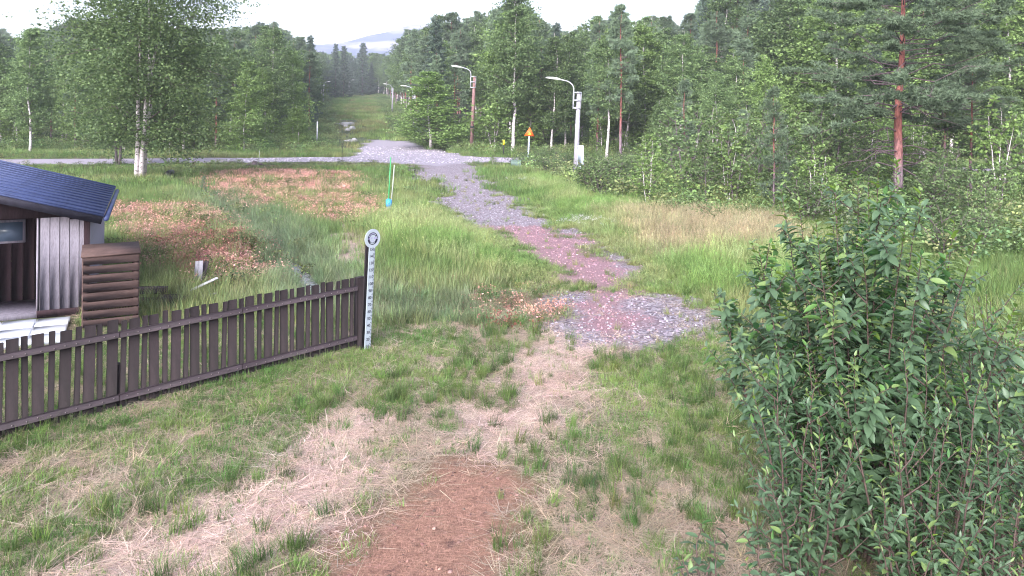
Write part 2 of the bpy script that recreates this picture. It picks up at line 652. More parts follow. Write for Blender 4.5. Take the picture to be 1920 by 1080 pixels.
gx = axis(-9, 9, 0.15, -1250, 1250, 1.06)
gy1 = np.arange(4.0, 30, 0.15)
gy2 = np.arange(30, 80, 0.32)
gyf = [80.0]
st = 0.5
while gyf[-1] < 1250:
    gyf.append(gyf[-1] + st)
    st *= 1.07
gyb = [4.0]
st = 0.3
while gyb[-1] > -200:
    gyb.append(gyb[-1] - st)
    st *= 1.25
gy = np.concatenate([np.array(gyb[:0:-1]), gy1, gy2, np.array(gyf)])
GXX, GYY = np.meshgrid(gx, gy)
gxf, gyfv = GXX.ravel(), GYY.ravel()
gzf = ground_z(gxf, gyfv)
nearm = (gyfv > 2) & (gyfv < 90) & (np.abs(gxf) < 90)
GA = {k: np.zeros(len(gxf)) for k in list(Z) + ["road", "lush"]}
for k in Z:
    GA[k][nearm] = zone(k, gxf[nearm], gyfv[nearm])
GA["road"][nearm] = road_mask(gxf[nearm], gyfv[nearm])
GA["lush"][nearm] = np.exp(-(seg_dist(gxf[nearm], gyfv[nearm], DITCH) / 1.1) ** 2)
GA["lush"] = np.maximum(GA["lush"], sstep(64, 70, gyfv) * 0.9)
nxg, nyg = len(gx), len(gy)
ii = (np.arange(nyg - 1)[:, None] * nxg + np.arange(nxg - 1)[None]).ravel()
GQ = np.c_[ii, ii + 1, ii + 1 + nxg, ii + nxg]
GV = np.c_[gxf, gyfv, gzf]
M["ground"] = ground_material()
ground = link("ground", mesh("ground", GV, [GQ], [M["ground"]], None, GA, True))
tag(ground, kind="structure")


def sheet(name, mask, lift):
    """A surface laid on the ground where its mask says so, with the terrain's own shape."""
    q = GQ[mask[GQ].max(1) > 0.3]
    used, inv = np.unique(q.ravel(), return_inverse=True)
    v = GV[used].copy()
    v[:, 2] += lift
    o = link(name, mesh(name, v, [inv.reshape(-1, 4)], [M["ground"]], None, {k: a[used] for k, a in GA.items()}, True))
    return tag(o, kind="structure")


pmask = np.maximum.reduce([GA["gravel"], GA["chips"], GA["mulch"]])
pmask = np.maximum(pmask, GA["straw"] * inside(gxf, gyfv, [P(*p) for p in ((860, 880), (880, 600), (1220, 600), (1130, 900))]))
sheet("path", pmask * (gyfv < 58.5), 0.006)
sheet("gravel_road", GA["road"], 0.012)

# trickle of water in the ditch
cw = [P(*p) for p in ((536, 470), (552, 486), (566, 502), (578, 518), (590, 534), (604, 548))]
wv, wq = [], []
for i, p in enumerate(cw):
    w = (0.08, 0.16, 0.2, 0.22, 0.22, 0.2)[i]
    zz = -0.2
    wv += [(p[0] - w, p[1] - 0.05, zz), (p[0] + w, p[1] + 0.05, zz)]
    if i:
        wq.append((2 * i - 2, 2 * i - 1, 2 * i + 1, 2 * i))
t = NT("ditch_water")
nn = t.noise(t.coord(), 14, 3)
M["water"] = t.bsdf(t.mix(t.ramp(nn, 0.4, 0.7), (0.09, 0.09, 0.105), (0.28, 0.28, 0.32)), 0.12, 0.5, 0, t.bump(nn, 0.3, 0.02))
tag(link("ditch_water", mesh("ditch_water", wv, [wq], [M["water"]])), kind="structure")


# distant fell
def fell():
    xs, ys = np.linspace(-900, 320, 130), np.linspace(800, 1120, 50)
    xx, yy = np.meshgrid(xs, ys)
    crest = np.interp(xs, [-900, -590, -400, -288, -208, -150, -90, 35, 175, 320], [6, 14, 58, 91, 107, 121, 124, 118, 80, 20])
    prof = np.clip(1 - np.abs(yy - 1010) / 225.0, 0, 1)
    zz = crest[None] * (prof ** 1.3) + (fbm(xx / 56, yy / 56, 21, 4) - 0.5) * 12 * prof + 4
    n0, n1 = xx.shape
    i = (np.arange(n0 - 1)[:, None] * n1 + np.arange(n1 - 1)[None]).ravel()
    t = NT("fell_heath_and_forest")
    co = t.coord()
    z = t.n("SeparateXYZ")
    t.l(co, z.inputs[0])
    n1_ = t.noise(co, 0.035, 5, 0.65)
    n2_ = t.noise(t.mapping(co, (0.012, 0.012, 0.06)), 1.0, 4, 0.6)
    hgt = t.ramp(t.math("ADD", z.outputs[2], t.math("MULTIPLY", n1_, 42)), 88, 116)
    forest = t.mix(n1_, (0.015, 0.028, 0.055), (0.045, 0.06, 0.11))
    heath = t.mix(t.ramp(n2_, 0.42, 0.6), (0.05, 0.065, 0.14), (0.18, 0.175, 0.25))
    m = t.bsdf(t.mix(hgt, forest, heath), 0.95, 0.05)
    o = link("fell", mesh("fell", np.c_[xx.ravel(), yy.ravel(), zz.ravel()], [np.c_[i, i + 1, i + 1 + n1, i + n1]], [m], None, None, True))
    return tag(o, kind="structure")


fell()

# the air: pale haze round everything
hz = MB().box((0, 520, 66), (3200, 1760, 140)).obj("haze", None)
hm = bpy.data.materials.new("haze_air")
hm.use_nodes = True
hm.node_tree.nodes.clear()
ho = hm.node_tree.nodes.new("ShaderNodeOutputMaterial")
hv = hm.node_tree.nodes.new("ShaderNodeVolumePrincipled")
hv.inputs["Color"].default_value = (0.86, 0.9, 1.0, 1)
hv.inputs["Density"].default_value = 0.00042
hm.node_tree.links.new(hv.outputs[0], ho.inputs["Volume"])
hz.data.materials.append(hm)
tag(hz, kind="stuff")


# ------------------------------------------------------------------ plants: shapes
def leaf_quads(c, size, rng, up=0.6, aspect=0.6, v=None):
    """Small folded rhombus leaves at centres c."""
    n = len(c)
    nrm = rng.normal(size=(n, 3))
    nrm[:, 2] = np.abs(nrm[:, 2]) + up
    nrm /= np.linalg.norm(nrm, axis=1)[:, None]
    a = np.cross(nrm, rng.normal(size=(n, 3)))
    a /= np.linalg.norm(a, axis=1)[:, None] + 1e-9
    b = np.cross(nrm, a)
    s = (np.broadcast_to(size, (n,)) * rng.uniform(0.7, 1.3, n))[:, None]
    V = np.stack([c - a * s * 0.5, c + b * s * 0.5 * aspect + nrm * s * 0.08, c + a * s * 0.5, c - b * s * 0.5 * aspect + nrm * s * 0.08], 1).reshape(-1, 3)
    Q = np.arange(4 * n).reshape(n, 4)
    vv = rng.uniform(0, 1, n) if v is None else v
    return V, Q, np.repeat(vv, 4)


def tufts(c, axis_dir, length, rng, k=6, width=0.012, spread=0.9):
    """Needle tufts: k thin triangles fanning about a direction at each centre."""
    n = len(c)
    d = np.repeat(axis_dir, k, 0) + rng.normal(size=(n * k, 3)) * spread
    d /= np.linalg.norm(d, axis=1)[:, None] + 1e-9
    sd = np.cross(d, rng.normal(size=(n * k, 3)))
    sd /= np.linalg.norm(sd, axis=1)[:, None] + 1e-9
    L = (length * rng.uniform(0.6, 1.25, n * k))[:, None]
    c2 = np.repeat(c, k, 0)
    V = np.stack([c2 - sd * width, c2 + sd * width, c2 + d * L], 1).reshape(-1, 3)
    return V, np.arange(3 * n * k).reshape(-1, 3), np.repeat(np.repeat(rng.uniform(0, 1, n) * 0.7, k) + rng.uniform(0, 0.3, n * k), 3)


def stem_path(h, rng, wander=0.1, n=9, base=(0, 0, 0), lean=(0, 0)):
    t = np.linspace(0, 1, n)
    w = np.cumsum(rng.normal(size=(n, 2)) * wander * h / n, 0)
    w -= w[0]
    p = np.c_[w * t[:, None] ** 0.5, t * h]
    p[:, 0] += lean[0] * t * h + base[0]
    p[:, 1] += lean[1] * t * h + base[1]
    p[:, 2] += base[2]
    return p


def along(p, t):
    """Point at fraction t of a polyline."""
    x = t * (len(p) - 1)
    i = int(min(x, len(p) - 2))
    return p[i] + (p[i + 1] - p[i]) * (x - i)


def broadleaf(h, r, nleaf, size, rng, base=0.25, spread=0.25, stems=1, limbs=26, droop=0.35, rise=0.75, fork=None, leaf_up=0.5, shape=None, sigma=0.16):
    """(trunk MB, leaf V, Q, v) of a birch-like tree: stems, limbs, hanging twigs, leaf clumps."""
    tr, lb = MB(), MB()
    cents, val = [], []
    for s in range(stems):
        a = s * 2.4 + rng.uniform(0, 1)
        b0 = (0.0, 0.0, 0.0) if stems == 1 else (math.cos(a) * r * 1.5, math.sin(a) * r * 1.5, 0)
        ln = (0, 0) if stems == 1 else (math.cos(a) * fork, math.sin(a) * fork)
        hh = h * (1 if s == 0 else rng.uniform(0.82, 0.98))
        p = stem_path(hh, rng, 0.12, 11, b0, ln)
        tt = np.linspace(0, 1, 11)
        rr = r * (1 - 0.93 * tt ** 0.9)
        rr[0] *= 1.35
        tr.tube(p, rr, 9)
        for i in range(limbs // stems):
            f = base + (0.97 - base) * ((i + rng.uniform(0, 1)) / (limbs // stems))
            q = along(p, f)
            g = (f - base) / (1 - base)
            prof = shape(g) if shape else math.sin(PI * min(1, 0.18 + 0.82 * g) ** 0.85) ** 0.7
            L = h * spread * max(0.12, prof) * rng.uniform(0.65, 1.2)
            az = i * 2.39996 + rng.uniform(-0.5, 0.5) + s
            k = 6
            u = np.linspace(0, 1, k)
            up = rise * rng.uniform(0.6, 1.3)
            pts = np.c_[np.cos(az) * L * u, np.sin(az) * L * u, L * (up * u - droop * 1.3 * u ** 2.2)] + q
            pts[1:] += rng.normal(size=(k - 1, 3)) * L * 0.05
            lb.tube(pts, np.linspace(max(0.012, r * 0.3 * (1 - 0.7 * f)), 0.005, k), 4, False)
            m = max(4, int(nleaf / limbs / 6 * (0.4 + L / (h * spread))))
            for j in range(m):
                w = rng.uniform(0.25, 1.05) ** 0.8
                e = along(pts, min(0.999, w)) + rng.normal(size=3) * L * np.array([sigma, sigma, sigma * 0.8])
                nl = 6
                ln2 = rng.uniform(0.15, 0.55) * h * 0.05
                cc = e + np.c_[rng.normal(size=nl) * h * 0.014, rng.normal(size=nl) * h * 0.014, -rng.uniform(0, 1, nl) * ln2]
                cents.append(cc)
                val.append(np.clip(rng.uniform(0.1, 0.85) + rng.normal(size=nl) * 0.16, 0, 1))
    c = np.vstack(cents)
    V, Q, v = leaf_quads(c, size, rng, leaf_up, 0.72, np.concatenate(val))
    return (tr, lb), V, Q, v


def pine(h, r, ntuft, tlen, rng, base=0.4, spread=0.2, k=6, width=0.014, dead=6, whorl=22, flat=0.5, tip=0.9, twigs=4):
    tr, lb = MB(), MB()
    p = stem_path(h, rng, 0.05, 12)
    tt = np.linspace(0, 1, 12)
    rr = r * (1 - 0.9 * tt)
    rr[0] *= 1.25
    tr.tube(p, rr, 10)
    C, D = [], []
    for i in range(whorl):
        f0 = base + (0.97 - base) * (i + 0.5) / whorl
        for b in range(rng.integers(3, 6)):
            f = min(0.985, f0 + rng.uniform(-0.3, 0.3) / whorl)
            g = (f - base) / (1 - base)
            L = h * spread * (0.35 + 0.65 * math.sin(PI * min(1, 0.3 + 0.62 * g))) * (1 - tip * g ** 3) * rng.uniform(0.55, 1.2)
            az = rng.uniform(0, 2 * PI)
            q = along(p, f)
            u = np.linspace(0, 1, 5)
            up = rng.uniform(0.0, 0.45) + 0.5 * g ** 2
            dr = rng.uniform(0.05, 0.45) * (1 - g)
            pts = np.c_[np.cos(az) * L * u, np.sin(az) * L * u, L * (up * u - dr * u ** 2 + 0.1 * u ** 4)] + q
            pts[1:] += rng.normal(size=(4, 3)) * L * 0.05
            lb.tube(pts, np.linspace(max(0.014, r * 0.2 * (1 - 0.6 * f)), 0.006, 5), 4, False)
            m = max(3, int(ntuft / (whorl * 4)))
            for tw in range(twigs):
                w0 = rng.uniform(0.3, 0.95)
                s0 = along(pts, w0)
                a2 = az + rng.uniform(-1.2, 1.2)
                l2 = L * (1.1 - w0) * rng.uniform(0.3, 0.7) + 0.1
                e0 = s0 + np.array([math.cos(a2) * l2, math.sin(a2) * l2, l2 * rng.uniform(-0.15, 0.35)])
                if twigs > 3:
                    lb.tube(np.array([s0, (s0 + e0) / 2 + rng.normal(size=3) * 0.03, e0]), [0.008, 0.006, 0.004], 3, False)
                mm = max(1, m // twigs)
                ww = rng.uniform(0.15, 1.0, mm)
                cc = s0 + (e0 - s0) * ww[:, None] + rng.normal(size=(mm, 3)) * 0.05 * np.array([1, 1, flat]) * max(1, tlen / 0.12)
                C.append(cc)
                d = (e0 - s0) / l2 + np.array([0, 0, 0.45])
                D.append(np.repeat(d[None], mm, 0))
    for i in range(dead):
        f = rng.uniform(0.12, base + 0.1)
        az = rng.uniform(0, 2 * PI)
        L = h * spread * rng.uniform(0.3, 0.85)
        u = np.linspace(0, 1, 5)
        pts = np.c_[np.cos(az) * L * u, np.sin(az) * L * u, L * (rng.uniform(-0.15, 0.2) * u - 0.25 * u ** 2)] + along(p, f)
        pts[1:] += rng.normal(size=(4, 3)) * L * 0.05
        lb.tube(pts, np.linspace(max(0.012, r * 0.14), 0.004, 5), 4, False)
        for q in range(3):
            s0 = along(pts, rng.uniform(0.3, 0.9))
            e0 = s0 + rng.normal(size=3) * L * 0.16
            lb.tube(np.array([s0, e0]), [0.007, 0.003], 3, False)
    V, T, v = tufts(np.vstack(C), np.vstack(D), tlen, rng, k, width)
    return (tr, lb), V, T, v


def spruce(h, r, n, rng, spread=0.16):
    tr = MB()
    p = stem_path(h, rng, 0.02, 8)
    tr.tube(p, r * (1 - 0.95 * np.linspace(0, 1, 8)), 7)
    C, D = [], []
    nb = 90
    for i in range(nb):
        f = 0.06 + 0.92 * i / nb
        L = h * spread * (1 - f) ** 0.8 * rng.uniform(0.75, 1.15) + 0.12
        az = i * 2.39996
        q = along(p, f)
        m = max(3, int(n / nb * (0.3 + L / (h * spread))))
        w = rng.uniform(0.1, 1, m)
        sag = rng.uniform(0.25, 0.5)
        cc = q + np.c_[np.cos(az) * L * w, np.sin(az) * L * w, L * (-sag * w + 0.3 * w ** 3)] + rng.normal(size=(m, 3)) * 0.05 * h / 8
        C.append(cc)
        D.append(np.repeat(np.array([[math.cos(az), math.sin(az), -0.2]]), m, 0))
    V, T, v = tufts(np.vstack(C), np.vstack(D), 0.03 * h, rng, 5, 0.0035 * h, 0.7)
    return (tr, None), V, T, v


PROTO = {}


def proto(key, gen, bark, leafm):
    (tr, lb), V, F, v = gen
    me = tr.data("trunk", M[bark], True)
    if lb is not None and lb.v:
        nt, nq = sum(len(q) for q in tr.q), 0
        v2 = np.vstack(tr.v + [np.vstack(lb.v)])
        tq, tt_ = np.vstack(tr.q), np.vstack(tr.t) if tr.t else np.zeros((0, 3), int)
        lq = np.vstack(lb.q) + tr.n
        mi = np.concatenate([np.zeros(len(tq)), np.zeros(len(tt_)), np.ones(len(lq))])
        me = mesh("trunk", v2, [tq, tt_, lq], [M[bark], M["limb_bark"]], mi, None, True)
    PROTO[key] = (me, mesh("crown", V, [F], [M[leafm]], None, {"v": v}))
    return PROTO[key]


def rg(n):
    return np.random.default_rng(n)


for i in range(4):
    proto(f"birch{i}", broadleaf(10, 0.10 + 0.01 * i, 12500, 0.145, rg(100 + i), 0.16 + 0.05 * i, 0.17 + 0.012 * i, 1, 40, 0.35, 0.9, sigma=0.2), "birch_bark", "birch_leaf")
for i in range(2):
    proto(f"bright{i}", broadleaf(8, 0.08, 15000, 0.14, rg(140 + i), 0.04, 0.25, 1, 46, 0.25, 0.9, sigma=0.22, shape=lambda g: (1 - g) ** 0.7 + 0.08), "birch_bark", "bright_leaf")
for i in range(4):
    proto(f"pine{i}", pine(12, 0.14, 2600, 0.30, rg(160 + i), 0.3 + 0.07 * i, 0.13, 6, 0.03, 8, 20, twigs=3), "pine_bark", "pine_needle")
for i in range(2):
    proto(f"young{i}", pine(6, 0.06, 1500, 0.20, rg(180 + i), 0.12, 0.14, 6, 0.018, 4, 18, twigs=3), "pine_bark", "pine_needle")
for i in range(2):
    proto(f"spruce{i}", spruce(10, 0.11, 2600, rg(190 + i), 0.13 + 0.03 * i), "grey_bark", "spruce_needle")
for i in range(3):
    proto(f"sapling{i}", broadleaf(3, 0.03, 1500, 0.10, rg(200 + i), 0.05, 0.26, 1 + i % 2 * 2, 24, 0.15, 1.1, 0.12, sigma=0.2), "grey_bark", "shrub_leaf")
for i in range(2):
    proto(f"bushling{i}", broadleaf(3, 0.03, 1900, 0.10, rg(260 + i), 0.05, 0.27, 1 + i * 2, 26, 0.15, 1.1, 0.12, sigma=0.2), "birch_bark", "bright_leaf")
for i in range(3):
    proto(f"shrub{i}", broadleaf(1.6, 0.02, 1500, 0.085, rg(220 + i), 0.03, 0.42, 4, 24, 0.1, 1.2, 0.3, sigma=0.22), "grey_bark", "shrub_leaf")
PH = {"birch": 10, "bright": 8, "pine": 12, "young": 6, "spruce": 10, "sapling": 3, "bushling": 3, "shrub": 1.6}


def plant(key, name, x, y, h, label, cat, group=None, wide=1.0, rz=None, mats=None, sink=0.05):
    """One tree or bush: an Empty at its foot with its trunk and crown."""
    tm, cm = PROTO[key]
    s = h / PH[key.rstrip("0123456789")] if key.rstrip("0123456789") in PH else 1.0
    o = thing(name, (x, y, gz(x, y) - sink), label, cat, group, random.uniform(0, 6.28) if rz is None else rz)
    o.scale = (s * wide, s * wide, s)
    link("trunk" if cat == "tree" else "stem", tm, o)
    link("crown" if cat == "tree" else "foliage", cm, o)
    return o


# ------------------------------------------------------------------ scatter of what nobody could count
def src_collection(name, meshes):
    c = bpy.data.collections.new(name)
    for i, me in enumerate(meshes):
        o = bpy.data.objects.new(f"{name}_{i:02d}", me)
        c.objects.link(o)
    return c


def scatter(name, xyz, rot, scl, idx, tint, coll, group=None):
    n = len(xyz)
    me = bpy.data.meshes.new(name)
    me.vertices.add(n)
    me.vertices.foreach_set("co", np.asarray(xyz, np.float32).ravel())
    scl = np.asarray(scl, np.float32)
    if scl.ndim == 1:
        scl = np.repeat(scl[:, None], 3, 1)
    for k, v in (("rot", rot), ("scl", scl), ("tint", tint)):
        me.attributes.new(k, "FLOAT_VECTOR", "POINT").data.foreach_set("vector", np.ascontiguousarray(v, np.float32).ravel())
    me.attributes.new("idx", "INT", "POINT").data.foreach_set("value", np.asarray(idx, np.int32))
    o = link(name, me)
    tag(o, kind="stuff")
    ng = bpy.data.node_groups.new(name + "_scatter", "GeometryNodeTree")
    ng.interface.new_socket("Geometry", in_out="INPUT", socket_type="NodeSocketGeometry")
    ng.interface.new_socket("Geometry", in_out="OUTPUT", socket_type="NodeSocketGeometry")
    N = ng.nodes.new
    gi, go = N("NodeGroupInput"), N("NodeGroupOutput")
    iop, ci = N("GeometryNodeInstanceOnPoints"), N("GeometryNodeCollectionInfo")
    ci.inputs["Collection"].default_value = coll
    ci.inputs["Separate Children"].default_value = True
    ci.inputs["Reset Children"].default_value = True
    iop.inputs["Pick Instance"].default_value = True

    def na(nm, ty):
        a = N("GeometryNodeInputNamedAttribute")
        a.data_type = ty
        a.inputs["Name"].default_value = nm
        return a.outputs["Attribute"]
    L = ng.links.new
    L(gi.outputs[0], iop.inputs["Points"])
    L(ci.outputs[0], iop.inputs["Instance"])
    L(na("idx", "INT"), iop.inputs["Instance Index"])
    e = N("FunctionNodeEulerToRotation")
    L(na("rot", "FLOAT_VECTOR"), e.inputs[0])
    L(e.outputs[0], iop.inputs["Rotation"])
    L(na("scl", "FLOAT_VECTOR"), iop.inputs["Scale"])
    L(iop.outputs[0], go.inputs[0])
    md = o.modifiers.new("scatter", "NODES")
    md.node_group = ng
    return o


def blades(n, h0, h1, rad, width, bend, rng, segs=3, lay=0.0, head=0.0):
    """A clump of n curved, tapering blades."""
    V, Q, T, vv = [], [], [], []
    k = 0
    for i in range(n):
        a, rr = rng.uniform(0, 2 * PI), rad * math.sqrt(rng.uniform())
        b = np.array([math.cos(a) * rr, math.sin(a) * rr, -0.01])
        L = rng.uniform(h0, h1)
        az = a + rng.normal() * 0.9
        out = bend * rng.uniform(0.3, 1.5)
        th0 = (PI / 2) * (1 - lay) - rng.uniform(0, 0.3)
        w = width * rng.uniform(0.7, 1.3)
        side = np.array([-math.sin(az), math.cos(az), 0])
        fr = rng.uniform(0, 1)
        pt = b.copy()
        for s in range(segs + 1):
            u = s / segs
            ww = w * (1 - u ** 1.5)
            if s < segs:
                V += [pt - side * ww, pt + side * ww]
                if s:
                    Q.append((k + 2 * s - 2, k + 2 * s - 1, k + 2 * s + 1, k + 2 * s))
            else:
                V.append(pt.copy())
                T.append((k + 2 * s - 2, k + 2 * s - 1, k + 2 * s))
            th = th0 - out * u
            if lay > 0.5:
                th = max(th, -0.15)
                if pt[2] < 0.01 and th < 0:
                    th = 0.02
            pt = pt + np.array([math.cos(az) * math.cos(th), math.sin(az) * math.cos(th), math.sin(th)]) * L / segs
        vv += [fr] * (2 * segs + 1)
        k += 2 * segs + 1
        if head and rng.uniform() < head:
            tip = V[-1]
            for q in range(5):
                c = tip - np.array([0, 0, 0.035 * q * L]) + rng.normal(size=3) * 0.012
                d = rng.normal(size=3) * 0.02 + np.array([0, 0, 0.03])
                sd = np.array([0.005, 0.004, 0])
                V += [c - sd, c + sd, c + d]
                T.append((k, k + 1, k + 2))
                vv += [1.0] * 3
                k += 3
    return np.array(V), Q, T, np.array(vv)


def clump_mesh(name, m, *a, **kw):
    V, Q, T, v = blades(*a, **kw)
    return mesh(name, V, [np.array(Q), np.array(T)], [m], None, {"v": v})


def leafy(n, h, rad, size, rng, m, aspect=0.5, stems=5):
    c = np.c_[rng.normal(size=(n, 2)) * rad * 0.5, h * rng.uniform(0.1, 1, n)]
    c[:, :2] *= (0.45 + 0.7 * c[:, 2:3] / h)
    V, Q, v = leaf_quads(c, size, rng, 0.7, aspect)
    return mesh("leafy", V, [Q], [m], None, {"v": v})


def stone_mesh(rng):
    import bmesh
    b = bmesh.new()
    bmesh.ops.create_icosphere(b, subdivisions=1, radius=0.5)
    for v in b.verts:
        v.co *= rng.uniform(0.7, 1.2)
        v.co.z *= 0.5
    me = bpy.data.meshes.new("pebble")
    b.to_mesh(me)
    me.attributes.new("v", "FLOAT", "POINT").data.foreach_set("value", np.full(len(me.vertices), rng.uniform(), np.float32))
    b.free()
    me.materials.append(M["pebble"])
    return me


r1 = rg(300)
C_SHORT = src_collection("short", [clump_mesh("short", M["blade"], 26, 0.05, 0.15, 0.09, 0.0028, 1.0, r1) for _ in range(5)])
C_TUFT = src_collection("tuft", [clump_mesh("tuft", M["blade"], 46, 0.12, 0.34, 0.07, 0.003, 1.3, r1) for _ in range(4)])
C_MID = src_collection("mid", [clump_mesh("mid", M["blade"], 40, 0.18, 0.5, 0.16, 0.0045, 1.0, r1, 3) for _ in range(4)])
C_TALL = src_collection("tall", [clump_mesh("tall", M["blade"], 36, 0.35, 0.85, 0.2, 0.0055, 0.7, r1, 3, 0.0, 0.3) for _ in range(4)])
C_LUSH = src_collection("lush", [clump_mesh("lush", M["blade"], 50, 0.3, 0.7, 0.16, 0.005, 2.2, r1, 5) for _ in range(4)])
C_STRAW = src_collection("straw", [clump_mesh("straw", M["straw_blade"], 22, 0.10, 0.34, 0.16, 0.0022, 0.35, r1, 3, 0.93) for _ in range(5)])
C_FAR = src_collection("far", [clump_mesh("far", M["blade"], 40, 0.2, 0.6, 0.45, 0.014, 0.9, r1, 2) for _ in range(4)])
C_LITTER = src_collection("litter", [leafy(44, 0.12, 0.27, 0.036, r1, M["small_leaf"]) for _ in range(4)])
C_HERB = src_collection("herb", [leafy(70, 0.3, 0.2, 0.06, r1, M["small_leaf"], 0.55) for _ in range(4)])
C_SHRUB = src_collection("undershrub", [leafy(170, 0.8, 0.75, 0.10, r1, M["small_leaf"], 0.6) for _ in range(4)])
C_STONE = src_collection("pebble", [stone_mesh(r1) for _ in range(6)])


def sample(n, d0, d1, side=0.80):
    """n points spread evenly over the ground between two distances, a little wider than the view."""
    y = np.sqrt(R.uniform(d0 ** 2, d1 ** 2, n))
    x = y * R.uniform(-side, side, n)
    return x, y


FENCE_A, FENCE_B = P(676, 650), P(0, 822)
hut_c, hut_u, hut_n = np.array(P(166, 588)[:2]), np.array([-0.9, -0.44]), np.array([-0.44, 0.9])
hut_u = hut_u / np.linalg.norm(hut_u)
hut_n = np.array([hut_u[1], -hut_u[0]])
if hut_n[1] < 0:
    hut_n = -hut_n
HUTPOLY = [tuple(hut_c), tuple(hut_c + hut_u * 6), tuple(hut_c + hut_u * 6 + hut_n * 5), tuple(hut_c + hut_n * 5)]
TERR = [P(*p) for p in ((150, 578), (140, 625), (-20, 668), (-500, 760), (-500, 600), (60, 582))]


def free(x, y):
    return ~(inside(x, y, HUTPOLY) | inside(x, y, TERR))


def jit(base, n, amt=0.18, hue=0.1):
    b = np.asarray(base, float)
    b = np.broadcast_to(b, (n, 3))
    return np.clip(b * (1 + R.normal(size=(n, 1)) * amt) * (1 + R.normal(size=(n, 3)) * hue), 0.005, 0.9)


def put(name, x, y, coll, ncoll, smin, smax, tint, tilt=0.15, dz=0.0, zs=1.0):
    n = len(x)
    z = ground_z(x, y) + dz
    zs = np.broadcast_to(zs, (n,))
    s = R.uniform(smin, smax, n)
    rot = np.c_[R.normal(size=n) * tilt, R.normal(size=n) * tilt, R.uniform(0, 6.28, n)]
    return scatter(name, np.c_[x, y, z], rot, np.c_[s, s, s * zs], R.integers(0, ncoll, n), tint, coll)


def mixcol(a, b, f):
    return np.asarray(a)[None] * (1 - f[:, None]) + np.asarray(b)[None] * f[:, None]


GREEN, LIME, BLUEG, DRY, STRAWC = (0.095, 0.182, 0.05), (0.185, 0.265, 0.08), (0.17, 0.22, 0.13), (0.37, 0.30, 0.21), (0.70, 0.52, 0.46)


def beside_path(x, y):
    """Trodden, shorter growth close to the path."""
    return 0.3 + 0.7 * sstep(0.7 + 0.03 * y, 2.2 + 0.05 * y, seg_dist(x, y, PATHC))


